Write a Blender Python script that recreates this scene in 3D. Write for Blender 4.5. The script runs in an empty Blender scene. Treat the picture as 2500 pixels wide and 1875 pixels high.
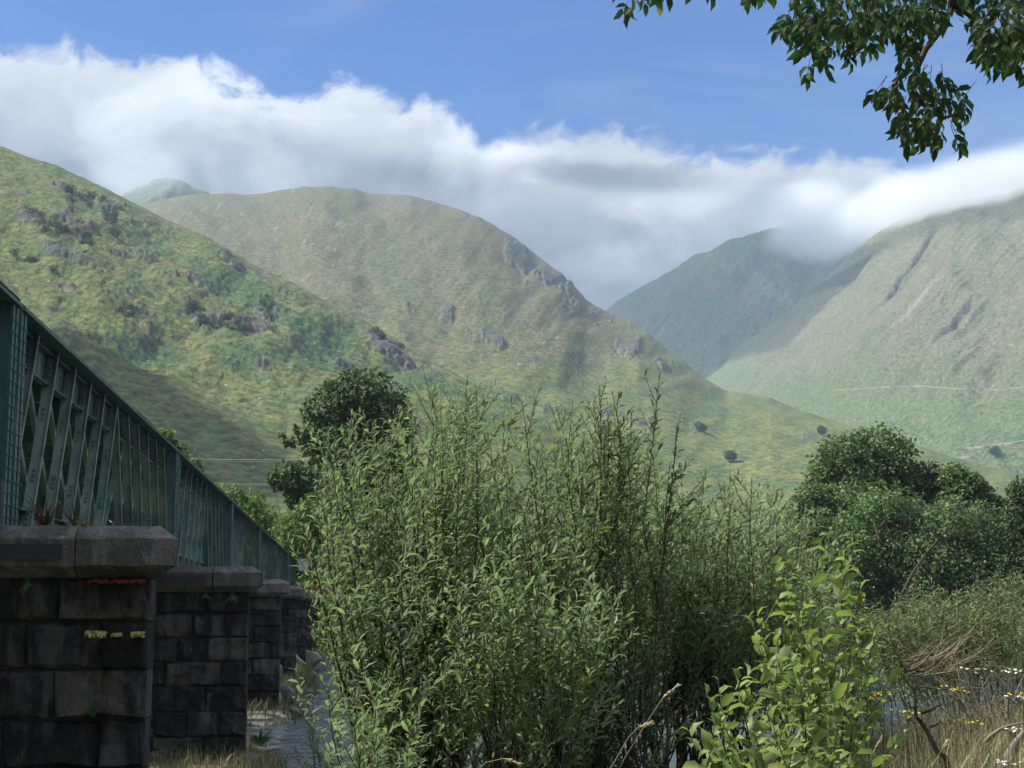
import bpy, math, random
import numpy as np
from mathutils import Vector, Matrix
from mathutils.bvhtree import BVHTree

random.seed(7)
RNG = np.random.default_rng(11)
SC = bpy.context.scene
COL = SC.collection
R = math.radians

# ------------------------------------------------------------------ camera, world, sun, exposure
F = 3650.0
TH = math.atan(540.5 / F)
cam_d = bpy.data.cameras.new('camera')
cam = bpy.data.objects.new('camera', cam_d); COL.objects.link(cam)
cam_d.sensor_width = 36.0
cam_d.lens = 36.0 * F / 2500.0
cam_d.clip_start = 0.1
cam_d.clip_end = 20000
cam.rotation_euler = (math.pi / 2 + TH, 0, 0)
SC.camera = cam
SC.view_settings.view_transform = 'Standard'
SC.view_settings.look = 'None'
SC.view_settings.gamma = 1.0
SC.view_settings.use_curve_mapping = False
SC.view_settings.exposure = 1.2
SC.render.engine = 'CYCLES'
SC.cycles.use_denoising = True
SC.cycles.max_bounces = 8
SC.cycles.diffuse_bounces = 5
SC.cycles.glossy_bounces = 3
SC.cycles.transmission_bounces = 4
SC.cycles.transparent_max_bounces = 6
SC.cycles.volume_bounces = 2
SC.cycles.sample_clamp_indirect = 4.0

SUN_EL, SUN_AZ = R(50), R(-84)          # azimuth measured from +Y towards +X (negative = left)
SUN = Vector((math.sin(SUN_AZ) * math.cos(SUN_EL), math.cos(SUN_AZ) * math.cos(SUN_EL), math.sin(SUN_EL)))
sl = bpy.data.lights.new('sun', 'SUN'); sl.energy = 3.9; sl.angle = R(0.5); sl.color = (1.0, 0.96, 0.89)
so = bpy.data.objects.new('sun', sl); COL.objects.link(so)
so.rotation_euler = SUN.to_track_quat('Z', 'Y').to_euler(); so.location = (-40, -20, 60)


def ray(px, py):
    x = px - 1250.0; y = -(py - 937.5); c, s = math.cos(TH), math.sin(TH)
    return Vector((x, F * c - y * s, F * s + y * c))


def P(px, py, D):
    r = ray(px, py); return r * (D / r.y)


def azel(px, py):
    r = ray(px, py)
    return math.atan2(r.x, r.y), math.atan2(r.z, math.hypot(r.x, r.y))


class NT:
    """small helper to write node trees as expressions"""
    def __init__(s, tree): s.t = tree; s.n = tree.nodes; s.l = tree.links
    def node(s, typ, **kw):
        n = s.n.new(typ)
        for k, v in kw.items(): setattr(n, k, v)
        return n
    def put(s, sock, v):
        if isinstance(v, bpy.types.NodeSocket): s.l.new(v, sock)
        elif v is not None:
            if sock.type == 'RGBA' and len(v) == 3: v = (*v, 1)
            sock.default_value = v
    def m(s, op, a, b=None, c=None, clamp=False):
        n = s.node('ShaderNodeMath', operation=op, use_clamp=clamp)
        s.put(n.inputs[0], a)
        if b is not None: s.put(n.inputs[1], b)
        if c is not None: s.put(n.inputs[2], c)
        return n.outputs[0]
    def ss(s, v, lo, hi, a=0.0, b=1.0):
        n = s.node('ShaderNodeMapRange', interpolation_type='SMOOTHSTEP')
        s.put(n.inputs[0], v); s.put(n.inputs[1], lo); s.put(n.inputs[2], hi); s.put(n.inputs[3], a); s.put(n.inputs[4], b)
        return n.outputs[0]
    def noise(s, vec, scale, detail=4, rough=0.55, dist=0.0):
        n = s.node('ShaderNodeTexNoise')
        s.put(n.inputs['Vector'], vec); n.inputs['Scale'].default_value = scale
        n.inputs['Detail'].default_value = detail; n.inputs['Roughness'].default_value = rough
        n.inputs['Distortion'].default_value = dist
        return n.outputs['Fac']
    def mix(s, f, a, b, blend='MIX'):
        n = s.node('ShaderNodeMix', data_type='RGBA', blend_type=blend)
        s.put(n.inputs[0], f); s.put(n.inputs[6], a); s.put(n.inputs[7], b)
        return n.outputs[2]
    def mapping(s, vec, scale=(1, 1, 1), rot=(0, 0, 0), loc=(0, 0, 0)):
        n = s.node('ShaderNodeMapping'); s.put(n.inputs[0], vec)
        n.inputs[1].default_value = loc; n.inputs[2].default_value = rot; n.inputs[3].default_value = scale
        return n.outputs[0]
    def sep(s, v):
        n = s.node('ShaderNodeSeparateXYZ'); s.put(n.inputs[0], v); return n.outputs
    def comb(s, x, y, z):
        n = s.node('ShaderNodeCombineXYZ'); s.put(n.inputs[0], x); s.put(n.inputs[1], y); s.put(n.inputs[2], z); return n.outputs[0]
    def bump(s, h, strength, dist):
        n = s.node('ShaderNodeBump'); s.put(n.inputs['Height'], h)
        n.inputs['Strength'].default_value = strength; n.inputs['Distance'].default_value = dist
        return n.outputs[0]


W = bpy.data.worlds.new('World'); SC.world = W; W.use_nodes = True
W.node_tree.nodes.clear(); w = NT(W.node_tree)
sky = w.node('ShaderNodeTexSky', sky_type='NISHITA', sun_disc=False)
sky.sun_elevation = SUN_EL; sky.sun_rotation = SUN_AZ
sky.altitude = 100; sky.air_density = 1.0; sky.dust_density = 0.35; sky.ozone_density = 1.6
tc = w.node('ShaderNodeTexCoord').outputs['Generated']
dx, dy, dz = w.sep(tc)
az = w.m('MULTIPLY', w.m('ARCTAN2', dx, dy), 180 / math.pi)
el = w.m('MULTIPLY', w.m('ARCSINE', dz), 180 / math.pi)
# cloud bank top line, elevation over azimuth
BANK = [(-400, 60), (-50, 110), (60, 102), (200, 115), (300, 150), (420, 140), (560, 180), (680, 222), (850, 205), (960, 240),
        (1070, 255), (1140, 290), (1205, 350), (1240, 335), (1320, 328), (1500, 330), (1640, 350), (1750, 372), (1860, 358),
        (2050, 385), (2200, 400), (2330, 440), (2520, 455), (2900, 470)]
fc = w.node('ShaderNodeFloatCurve')
cv = fc.mapping.curves[0]
pts = [(0.0, 0.8)] + [((math.degrees(azel(*p)[0]) + 30) / 60, math.degrees(azel(*p)[1]) / 40) for p in BANK] + [(1.0, 0.8)]  # bank top raised beyond the view on both sides, added for fill
cv.points[0].location = pts[0]; cv.points[1].location = pts[-1]
for p in pts[1:-1]: cv.points.new(*p)
fc.mapping.update()
w.put(fc.inputs[1], w.m('DIVIDE', w.m('ADD', az, 30.0), 60.0, clamp=True))
top = w.m('MULTIPLY', fc.outputs[0], 40.0)
v_e = w.mapping(tc, scale=(1, 1, 1.25))
n1 = w.noise(v_e, 11.0, 6, 0.6, 0.3)
n2 = w.noise(v_e, 34.0, 6, 0.62, 0.5)
n3 = w.noise(w.mapping(tc, scale=(1, 1, 1.5), loc=(4, 1, 7)), 6.0, 5, 0.55, 0.6)
rag = w.m('ADD', w.m('MULTIPLY', w.m('SUBTRACT', n1, 0.5), 1.6), w.m('MULTIPLY', w.m('SUBTRACT', n2, 0.5), 3.0))
depth = w.m('ADD', w.m('SUBTRACT', top, el), rag)                     # degrees below the cloud top
soft = w.m('ADD', 0.25, w.m('MULTIPLY', w.noise(v_e, 5.0, 2), 1.1))
mask = w.ss(w.m('DIVIDE', depth, soft), -0.35, 0.85)
over = w.m('MULTIPLY', w.ss(el, 32, 48), w.ss(w.noise(tc, 2.6, 6, 0.6, 0.4), 0.34, 0.48))      # broken cloud overhead, out of view, added to lift the shadows
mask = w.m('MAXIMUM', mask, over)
# inner billows: white crests over grey bases
depth2 = w.m('ADD', w.m('SUBTRACT', top, el), w.m('MULTIPLY', w.m('SUBTRACT', n1, 0.5), 4.5))
crest = w.m('MULTIPLY', w.ss(depth2, 5.2, 0.2), w.ss(az, 7, 16, 1.0, 0.62))
bil = w.ss(w.noise(w.mapping(tc, scale=(1, 1, 1.2), loc=(2, 5, 3)), 9.0, 7, 0.6, 0.8), 0.44, 0.62)
bil2 = w.ss(n3, 0.45, 0.62)


def blob(px, py, rx, ry, rot=0.0):
    a0, e0 = [math.degrees(q) for q in azel(px, py)]
    ax = w.m('DIVIDE', w.m('SUBTRACT', az, a0), rx / 63.7)
    ey = w.m('DIVIDE', w.m('SUBTRACT', w.m('ADD', el, w.m('MULTIPLY', w.m('SUBTRACT', az, a0), rot)), e0), ry / 63.7)
    d = w.m('SQRT', w.m('ADD', w.m('MULTIPLY', ax, ax), w.m('MULTIPLY', ey, ey)))
    d = w.m('ADD', d, w.m('MULTIPLY', w.m('SUBTRACT', n2, 0.5), 1.1))
    d = w.m('ADD', d, w.m('MULTIPLY', w.m('SUBTRACT', n1, 0.5), 1.1))
    return w.ss(d, 1.15, 0.25)


dark = w.m('MAXIMUM', blob(1480, 425, 300, 46, 0.10), w.m('MULTIPLY', blob(1930, 470, 160, 50, -0.15), 0.45))
dark = w.m('MAXIMUM', dark, w.m('MULTIPLY', blob(620, 350, 250, 75, 0.1), 0.62))
dark = w.m('MAXIMUM', dark, w.m('MULTIPLY', blob(1080, 430, 260, 60, 0.1), 0.55))
lite = w.m('MAXIMUM', blob(1490, 640, 150, 62), w.m('MULTIPLY', blob(1620, 500, 180, 40), 0.7))
lite = w.m('MAXIMUM', lite, w.m('MULTIPLY', blob(1260, 370, 110, 36), 1.0))
br = w.m('ADD', 0.145, w.m('MULTIPLY', crest, 0.30))
br = w.m('ADD', br, w.m('MULTIPLY', bil, 0.13))
br = w.m('ADD', br, w.m('MULTIPLY', bil2, 0.05))
br = w.m('SUBTRACT', br, w.m('MULTIPLY', dark, 0.20))
br = w.m('ADD', br, w.m('MULTIPLY', lite, 0.12))
cc = w.mix(w.ss(br, 0.14, 0.5), (0.90, 0.96, 1.12), (0.97, 1.0, 1.06))
cc = w.mix(1.0, cc, w.comb(br, br, br), 'MULTIPLY')
bg1 = w.node('ShaderNodeBackground')
# thin streaks of cirrus in the blue
cir = w.noise(w.mapping(tc, scale=(1.2, 1.2, 5.5), rot=(0, R(8), 0)), 2.6, 7, 0.6, 1.0)
cir2 = w.noise(w.mapping(tc, scale=(1, 1, 3.0), loc=(3, 3, 3)), 1.7, 3, 0.5)
cf = w.m('MULTIPLY', w.ss(cir, 0.42, 0.78), w.ss(cir2, 0.35, 0.62))
cf = w.m('MAXIMUM', w.m('MULTIPLY', cf, 0.55), w.m('MULTIPLY', blob(2420, 330, 300, 130), 0.22))
hs = w.node('ShaderNodeHueSaturation'); hs.inputs['Saturation'].default_value = 1.45; hs.inputs['Value'].default_value = 1.0
w.put(hs.inputs['Color'], sky.outputs[0])
w.put(bg1.inputs[0], w.mix(1.0, hs.outputs[0], (0.46, 0.70, 1.04), 'MULTIPLY')); bg1.inputs[1].default_value = 0.054
bg2 = w.node('ShaderNodeBackground'); bg2.inputs[0].default_value = (0.62, 0.78, 1.05, 1); bg2.inputs[1].default_value = 0.27
mx1 = w.node('ShaderNodeMixShader'); w.put(mx1.inputs[0], cf); w.l.new(bg1.outputs[0], mx1.inputs[1]); w.l.new(bg2.outputs[0], mx1.inputs[2])
bg3 = w.node('ShaderNodeBackground'); w.put(bg3.inputs[0], cc); w.put(bg3.inputs[1], w.m('ADD', 0.72, w.m('MULTIPLY', w.ss(el, 34, 50), 0.65)))  # unseen high clouds made brighter for extra fill light
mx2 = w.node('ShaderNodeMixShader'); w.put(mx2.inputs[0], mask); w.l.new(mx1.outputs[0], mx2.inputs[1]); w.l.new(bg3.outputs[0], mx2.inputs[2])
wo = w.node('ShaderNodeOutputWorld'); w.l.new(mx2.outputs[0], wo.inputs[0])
W.cycles.sampling_method = 'MANUAL'; W.cycles.sample_map_resolution = 512

# ------------------------------------------------------------------ helpers

def tag(o, label=None, cat=None, group=None, kind=None):
    if label: o['label'] = label
    if cat: o['category'] = cat
    if group: o['group'] = group
    if kind: o['kind'] = kind
    return o


def link(name, me, mat=None, parent=None, smooth=False):
    o = bpy.data.objects.new(name, me); COL.objects.link(o)
    if mat and len(me.materials) == 0: me.materials.append(mat)
    if parent: o.parent = parent
    if smooth: me.shade_smooth()
    return o


def empty(name, loc=(0, 0, 0), rz=0.0, **kw):
    o = bpy.data.objects.new(name, None); COL.objects.link(o)
    o.location = loc; o.rotation_euler = (0, 0, rz); o.empty_display_size = 0.2
    return tag(o, **kw)


def np_mesh(name, V, faces, attrs=None):
    """V (n,3); faces (m,k) constant k; attrs {name: (n,3) colours}"""
    me = bpy.data.meshes.new(name)
    V = np.ascontiguousarray(V, dtype=np.float32); faces = np.ascontiguousarray(faces, dtype=np.int32)
    m, k = faces.shape
    me.vertices.add(len(V)); me.vertices.foreach_set('co', V.ravel())
    me.loops.add(m * k); me.loops.foreach_set('vertex_index', faces.ravel())
    me.polygons.add(m); me.polygons.foreach_set('loop_start', np.arange(0, m * k, k, dtype=np.int32))
    for an, a in (attrs or {}).items():
        at = me.attributes.new(an, 'FLOAT_COLOR', 'POINT')
        at.data.foreach_set('color', np.concatenate([a, np.ones((len(a), 1))], 1).astype(np.float32).ravel())
    me.update(calc_edges=True); me.validate()
    return me


class MB:
    """collects boxes, prisms and tubes; build() links ONE mesh"""
    def __init__(s): s.v = []; s.f = []
    def add(s, vs, fs):
        o = len(s.v); s.v += [tuple(v) for v in vs]; s.f += [tuple(i + o for i in f) for f in fs]
    def box(s, c, d, mat=None):
        x, y, z = d[0] / 2, d[1] / 2, d[2] / 2
        vs = [Vector((a * x, b * y, e * z)) for a in (-1, 1) for b in (-1, 1) for e in (-1, 1)]
        if mat: vs = [mat @ v for v in vs]
        vs = [v + Vector(c) for v in vs]
        s.add(vs, [(0, 1, 3, 2), (4, 6, 7, 5), (0, 4, 5, 1), (2, 3, 7, 6), (0, 2, 6, 4), (1, 5, 7, 3)])
    def bar(s, a, b, wid, dep, side):
        """box along a-b, wid across (perp to side), dep along side"""
        a, b = Vector(a), Vector(b); d = (b - a); L = d.length; d.normalize(); side = Vector(side).normalized()
        u = d.cross(side).normalized(); sd = u.cross(d)
        M = Matrix((d, u, sd)).transposed()
        s.box((a + b) / 2, (L, wid, dep), M)
    def tube(s, pts, rad, n=5):
        pts = [Vector(p) for p in pts]; rings = []
        up = Vector((0.13, 0.21, 1)).normalized()
        for i, p in enumerate(pts):
            d = (pts[min(i + 1, len(pts) - 1)] - pts[max(i - 1, 0)])
            if d.length < 1e-9: d = Vector((0, 0, 1))
            d.normalize()
            a = d.cross(up if abs(d.dot(up)) < 0.95 else Vector((1, 0, 0))).normalized(); b = d.cross(a)
            r = rad[i] if hasattr(rad, '__len__') else rad
            rings.append([p + (a * math.cos(t) + b * math.sin(t)) * r for t in [2 * math.pi * k / n for k in range(n)]])
        vs = [v for r_ in rings for v in r_]; fs = []
        for i in range(len(pts) - 1):
            for k in range(n):
                fs.append((i * n + k, i * n + (k + 1) % n, (i + 1) * n + (k + 1) % n, (i + 1) * n + k))
        fs.append(tuple(range(n))[::-1]); fs.append(tuple((len(pts) - 1) * n + k for k in range(n)))
        s.add(vs, fs)
    def mesh(s, name):
        me = bpy.data.meshes.new(name); me.from_pydata(s.v, [], s.f); me.update(); return me
    def build(s, name, mat, parent=None, smooth=False):
        return link(name, s.mesh(name), mat, parent, smooth)


_perm = RNG.permutation(256); _ang = RNG.random(256) * 2 * np.pi
_gx, _gy = np.cos(_ang), np.sin(_ang)


def noise2(x, y, seed=0):
    x = np.asarray(x, float) + seed * 17.31; y = np.asarray(y, float) - seed * 9.17
    xi = np.floor(x).astype(int); yi = np.floor(y).astype(int); xf = x - xi; yf = y - yi
    u = xf * xf * xf * (xf * (xf * 6 - 15) + 10); v = yf * yf * yf * (yf * (yf * 6 - 15) + 10)
    def g(i, j):
        h = _perm[(_perm[(xi + i) & 255] + yi + j) & 255]
        return _gx[h] * (xf - i) + _gy[h] * (yf - j)
    a = g(0, 0); b = g(1, 0); c = g(0, 1); d = g(1, 1)
    return (a + (b - a) * u + (c - a) * v + (a - b - c + d) * u * v) * 1.5


def fbm(x, y, oc=5, seed=0, gain=0.5, ridged=False):
    s = 0; a = 1; t = 0
    for i in range(oc):
        n = noise2(x * 2 ** i, y * 2 ** i, seed + i)
        if ridged: n = 1 - 2 * np.abs(n)
        s = s + a * n; t += a; a *= gain
    return s / t


def sst(v, lo, hi):
    t = np.clip((v - lo) / (hi - lo), 0, 1); return t * t * (3 - 2 * t)


def lerp(a, b, f):
    f = np.asarray(f)[..., None]; return np.asarray(a) * (1 - f) + np.asarray(b) * f

# ------------------------------------------------------------------ materials

def new_mat(name):
    m = bpy.data.materials.new(name); m.use_nodes = True; m.node_tree.nodes.clear()
    t = NT(m.node_tree); out = t.node('ShaderNodeOutputMaterial'); return m, t, out


def princ(t, out, col, rough=0.8, spec=0.3, normal=None, metal=0.0):
    b = t.node('ShaderNodeBsdfPrincipled'); t.put(b.inputs['Base Color'], col); t.put(b.inputs['Roughness'], rough)
    b.inputs['Specular IOR Level'].default_value = spec; b.inputs['Metallic'].default_value = metal
    if normal is not None: t.put(b.inputs['Normal'], normal)
    t.l.new(b.outputs[0], out.inputs[0]); return b


def mat_simple(name, col, rough=0.8, var=0.25, scale=6.0, spec=0.3, bump=0.3, col2=None):
    m, t, out = new_mat(name); pos = t.node('ShaderNodeNewGeometry').outputs['Position']
    n = t.noise(pos, scale, 5, 0.6); n2 = t.noise(pos, scale * 5, 4, 0.6)
    c2 = col2 or tuple(c * (1 - var) for c in col)
    c = t.mix(t.ss(n, 0.35, 0.65), col, c2)
    c = t.mix(t.m('MULTIPLY', n2, 0.4), c, tuple(q * 0.6 for q in col))
    princ(t, out, c, rough, spec, t.bump(n2, bump, 0.02)); return m


def mat_hill():
    m, t, out = new_mat('hill_turf'); g = t.node('ShaderNodeNewGeometry'); pos = g.outputs['Position']
    at = t.mix(1.0, t.node('ShaderNodeAttribute', attribute_name='col').outputs['Color'], (0.76, 0.76, 0.80), 'MULTIPLY')
    n = t.noise(pos, 0.16, 8, 0.8); n2 = t.noise(pos, 0.05, 8, 0.72)
    c = t.mix(1.0, at, t.comb(*[t.ss(n, 0.36, 0.64, 0.45, 1.55)] * 3), 'MULTIPLY')
    c = t.mix(1.0, c, t.comb(t.ss(n2, 0.3, 0.7, 0.88, 1.14), 1.0, t.ss(n2, 0.3, 0.7, 0.95, 1.05)), 'MULTIPLY')
    # pale stones lying in the turf
    vo = t.node('ShaderNodeTexVoronoi'); t.put(vo.inputs['Vector'], pos); vo.inputs['Scale'].default_value = 0.11
    st = t.m('MULTIPLY', t.ss(vo.outputs['Distance'], 0.12, 0.06), t.ss(t.noise(pos, 0.012, 3), 0.5, 0.62))
    c = t.mix(st, c, (0.42, 0.41, 0.38))
    princ(t, out, c, 0.95, 0.1, t.bump(t.noise(pos, 0.35, 6, 0.75), 0.9, 2.0)); return m


def mat_leaf(name, c_dark, c_lite, under, rough=0.5, transl=0.35, spec=0.22):
    m, t, out = new_mat(name); g = t.node('ShaderNodeNewGeometry')
    at = t.node('ShaderNodeAttribute', attribute_name='col').outputs['Color']
    r, gg, bb = t.sep(at)
    c = t.mix(r, c_dark, c_lite)
    c = t.mix(t.m('MULTIPLY', gg, 0.9), c, (0.30, 0.27, 0.045))
    c = t.mix(t.m('MULTIPLY', t.noise(g.outputs['Position'], 14.0, 3), 0.35), c, tuple(q * 0.55 for q in c_dark))
    cb = t.mix(g.outputs['Backfacing'], c, t.mix(0.6, c, under))
    b = t.node('ShaderNodeBsdfPrincipled'); t.put(b.inputs['Base Color'], cb)
    b.inputs['Roughness'].default_value = rough; b.inputs['Specular IOR Level'].default_value = spec
    tr = t.node('ShaderNodeBsdfTranslucent')
    t.put(tr.inputs[0], t.mix(1.0, c, (1.15, 1.3, 0.85), 'MULTIPLY'))
    mx = t.node('ShaderNodeMixShader'); mx.inputs[0].default_value = transl
    t.l.new(b.outputs[0], mx.inputs[1]); t.l.new(tr.outputs[0], mx.inputs[2]); t.l.new(mx.outputs[0], out.inputs[0])
    return m


def mat_attr(name, rough=0.8, transl=0.0):
    m, t, out = new_mat(name)
    at = t.node('ShaderNodeAttribute', attribute_name='col').outputs['Color']
    b = t.node('ShaderNodeBsdfPrincipled'); t.put(b.inputs['Base Color'], at); b.inputs['Roughness'].default_value = rough
    b.inputs['Specular IOR Level'].default_value = 0.25
    tr = t.node('ShaderNodeBsdfTranslucent'); t.put(tr.inputs[0], at)
    mx = t.node('ShaderNodeMixShader'); mx.inputs[0].default_value = transl
    t.l.new(b.outputs[0], mx.inputs[1]); t.l.new(tr.outputs[0], mx.inputs[2]); t.l.new(mx.outputs[0], out.inputs[0])
    return m


def mat_stone(name, base, stain, s=1.0):
    m, t, out = new_mat(name); g = t.node('ShaderNodeNewGeometry'); pos = g.outputs['Position']
    rnd = t.node('ShaderNodeObjectInfo').outputs['Random']
    n = t.noise(pos, 2.2 * s, 6, 0.65, 0.4); n2 = t.noise(pos, 11 * s, 6, 0.7); n3 = t.noise(pos, 45 * s, 4, 0.7)
    drip = t.noise(t.mapping(pos, scale=(1, 1, 0.22)), 5.5 * s, 6, 0.7, 0.3)
    c = t.mix(t.ss(n, 0.35, 0.65), base, tuple(b * k for b, k in zip(base, (1.12, 1.0, 0.90))))
    c = t.mix(rnd, c, t.mix(1.0, c, (0.72, 0.76, 0.86), 'MULTIPLY'))
    c = t.mix(t.m('MULTIPLY', n2, 0.55), c, tuple(b * 0.45 for b in base))
    st = t.ss(t.m('ADD', t.m('MULTIPLY', drip, 0.6), t.m('ADD', t.m('MULTIPLY', n, 0.4), t.m('MULTIPLY', rnd, 0.10))), 0.445, 0.605)
    c = t.mix(t.m('MULTIPLY', st, 0.9), c, stain)
    pale = t.m('MULTIPLY', t.ss(t.noise(t.mapping(pos, loc=(7, 3, 1), scale=(1, 1, 0.5)), 6.5 * s, 6, 0.75), 0.60, 0.72), 0.55)
    c = t.mix(pale, c, tuple(min(0.5, b * 2.1) for b in base))
    moss = t.m('MULTIPLY', t.ss(t.noise(pos, 3.1 * s, 5, 0.7), 0.60, 0.72), 0.45)
    c = t.mix(moss, c, (0.06, 0.075, 0.03))
    h = t.m('ADD', t.m('MULTIPLY', n2, 1.0), t.m('MULTIPLY', n3, 0.35))
    princ(t, out, c, 0.92, 0.2, t.bump(h, 1.0, 0.05)); return m


M = {}
M['hill'] = mat_hill()
M['stone'] = mat_stone('pier_stone', (0.128, 0.119, 0.113), (0.016, 0.018, 0.021))
M['cap'] = mat_stone('coping_stone', (0.25, 0.245, 0.238), (0.085, 0.083, 0.082))
M['mortar'] = mat_simple('mortar', (0.11, 0.10, 0.09), 0.95, 0.4, 4.0)
M['rock'] = mat_stone('river_rock', (0.27, 0.255, 0.235), (0.12, 0.11, 0.10), 0.8)
M['driftwood'] = mat_simple('driftwood', (0.45, 0.42, 0.37), 0.85, 0.3, 9.0)
M['bark'] = mat_simple('bark', (0.075, 0.058, 0.042), 0.9, 0.45, 25.0)
M['bark_grey'] = mat_simple('bark_grey', (0.20, 0.18, 0.15), 0.9, 0.45, 12.0)
M['twig'] = mat_simple('twig_bark', (0.11, 0.085, 0.045), 0.8, 0.4, 18.0)
M['drytwig'] = mat_simple('dry_twig', (0.22, 0.175, 0.12), 0.85, 0.4, 18.0)
M['plate'] = mat_simple('dark_steel', (0.035, 0.04, 0.055), 0.6, 0.4, 7.0, 0.4)
M['wood'] = mat_simple('sleeper_wood', (0.05, 0.045, 0.04), 0.9, 0.4, 6.0)
def mat_patchy(name, col, stone):
    m, t, out = new_mat(name); pos = t.node('ShaderNodeNewGeometry').outputs['Position']
    n = t.noise(pos, 22, 6, 0.75); n2 = t.noise(pos, 60, 4, 0.7)
    c = t.mix(t.ss(n, 0.44, 0.60), col, stone); c = t.mix(t.m('MULTIPLY', n2, 0.5), c, tuple(q * .4 for q in col))
    princ(t, out, c, 0.9, 0.15, t.bump(n2, 0.6, 0.02)); return m


M['red'] = mat_patchy('red_paint', (0.32, 0.05, 0.04), (0.09, 0.05, 0.045))
M['yellow'] = mat_patchy('yellow_patchy', (0.62, 0.56, 0.20), (0.16, 0.145, 0.08))
M['pale'] = mat_simple('pale_board', (0.55, 0.56, 0.58), 0.6, 0.15, 5.0)
M['brick'] = mat_simple('red_brick', (0.34, 0.11, 0.06), 0.9, 0.3, 5.0)
M['cable'] = mat_simple('cable', (0.42, 0.43, 0.45), 0.5, 0.1, 5.0)
M['willow'] = mat_leaf('willow_leaf', (0.115, 0.172, 0.088), (0.250, 0.330, 0.170), (0.42, 0.48, 0.40), 0.6, 0.5)
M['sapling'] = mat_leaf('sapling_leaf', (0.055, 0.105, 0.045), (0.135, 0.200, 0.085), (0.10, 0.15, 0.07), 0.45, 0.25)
M['broad'] = mat_leaf('broad_leaf', (0.115, 0.172, 0.050), (0.29, 0.37, 0.115), (0.27, 0.35, 0.19), 0.45, 0.42)
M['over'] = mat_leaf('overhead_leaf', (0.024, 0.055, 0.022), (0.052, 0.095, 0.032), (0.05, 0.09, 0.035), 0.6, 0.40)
M['osier'] = mat_leaf('osier_leaf', (0.12, 0.165, 0.075), (0.23, 0.29, 0.13), (0.17, 0.21, 0.11), 0.5, 0.30)
M['alder'] = mat_leaf('alder_leaf', (0.070, 0.122, 0.050), (0.175, 0.250, 0.095), (0.08, 0.13, 0.05), 0.62, 0.25, 0.18)
M['darktree'] = mat_leaf('dark_tree_leaf', (0.044, 0.082, 0.034), (0.110, 0.165, 0.060), (0.08, 0.11, 0.06), 0.62, 0.2, 0.18)
M['litetree'] = mat_leaf('light_tree_leaf', (0.07, 0.135, 0.030), (0.18, 0.27, 0.065), (0.16, 0.24, 0.09), 0.62, 0.3, 0.18)
M['hillbush'] = mat_leaf('hill_bush_leaf', (0.028, 0.052, 0.022), (0.055, 0.095, 0.034), (0.06, 0.10, 0.05), 0.62, 0.15, 0.18)
M['grass'] = mat_attr('grass_blade', 0.7, 0.3)
M['petal_y'] = mat_simple('yellow_petal', (0.80, 0.62, 0.04), 0.7, 0.15, 50.0)
M['petal_w'] = mat_simple('white_petal', (0.75, 0.74, 0.70), 0.7, 0.1, 50.0)


def mat_paint():
    m, t, out = new_mat('green_bridge_paint'); g = t.node('ShaderNodeNewGeometry'); pos = g.outputs['Position']
    n = t.noise(pos, 1.3, 5, 0.65); n2 = t.noise(pos, 9, 5, 0.7); dr = t.noise(t.mapping(pos, scale=(1, 1, 0.15)), 9, 5, 0.7)
    c = t.mix(t.ss(n, 0.3, 0.7), (0.030, 0.090, 0.092), (0.055, 0.130, 0.122))
    c = t.mix(t.m('MULTIPLY', t.ss(dr, 0.45, 0.7), 0.55), c, (0.30, 0.33, 0.26))
    c = t.mix(t.m('MULTIPLY', t.ss(n2, 0.55, 0.75), 0.5), c, (0.02, 0.045, 0.045))
    c = t.mix(t.m('MULTIPLY', t.ss(t.noise(pos, 4.0, 6, 0.75), 0.60, 0.70), 0.7), c, (0.12, 0.06, 0.03))
    princ(t, out, c, 0.55, 0.4, t.bump(n2, 0.25, 0.01)); return m


M['paint'] = mat_paint()
M['paint_skylit'] = mat_simple('skylit_green_paint', (0.25, 0.33, 0.29), 0.6, 0.45, 2.5, 0.3, 0.3, (0.11, 0.185, 0.165))  # paler copy of the green; skylight on the braces put into the colour


def mat_ground():
    m, t, out = new_mat('bank_soil'); g = t.node('ShaderNodeNewGeometry'); pos = g.outputs['Position']
    n = t.noise(pos, 0.5, 6, 0.65); n2 = t.noise(pos, 6, 6, 0.7); n3 = t.noise(pos, 0.05, 4)
    z = t.sep(pos)[2]
    c = t.mix(t.ss(n, 0.4, 0.6), (0.07, 0.085, 0.03), (0.13, 0.115, 0.06))
    grav = t.mix(t.ss(n2, 0.35, 0.65), (0.19, 0.175, 0.155), (0.33, 0.31, 0.28))
    vo = t.node('ShaderNodeTexVoronoi'); t.put(vo.inputs['Vector'], pos); vo.inputs['Scale'].default_value = 5.0
    grav = t.mix(t.m('MULTIPLY', t.ss(vo.outputs['Distance'], 0.3, 0.6), 0.6), grav, (0.08, 0.075, 0.065))
    f = t.m('MULTIPLY', t.ss(t.m('ADD', z, t.m('MULTIPLY', n, 0.9)), -2.0, -2.25), t.ss(t.sep(pos)[1], 18, 24))
    c = t.mix(f, c, grav)
    c = t.mix(t.m('MULTIPLY', t.ss(n2, 0.4, 0.7), 0.5), c, (0.05, 0.05, 0.025))
    princ(t, out, c, 0.95, 0.15, t.bump(t.m('ADD', n2, t.m('MULTIPLY', vo.outputs['Distance'], -0.6)), 0.9, 0.06)); return m


M['ground'] = mat_ground()


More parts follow.
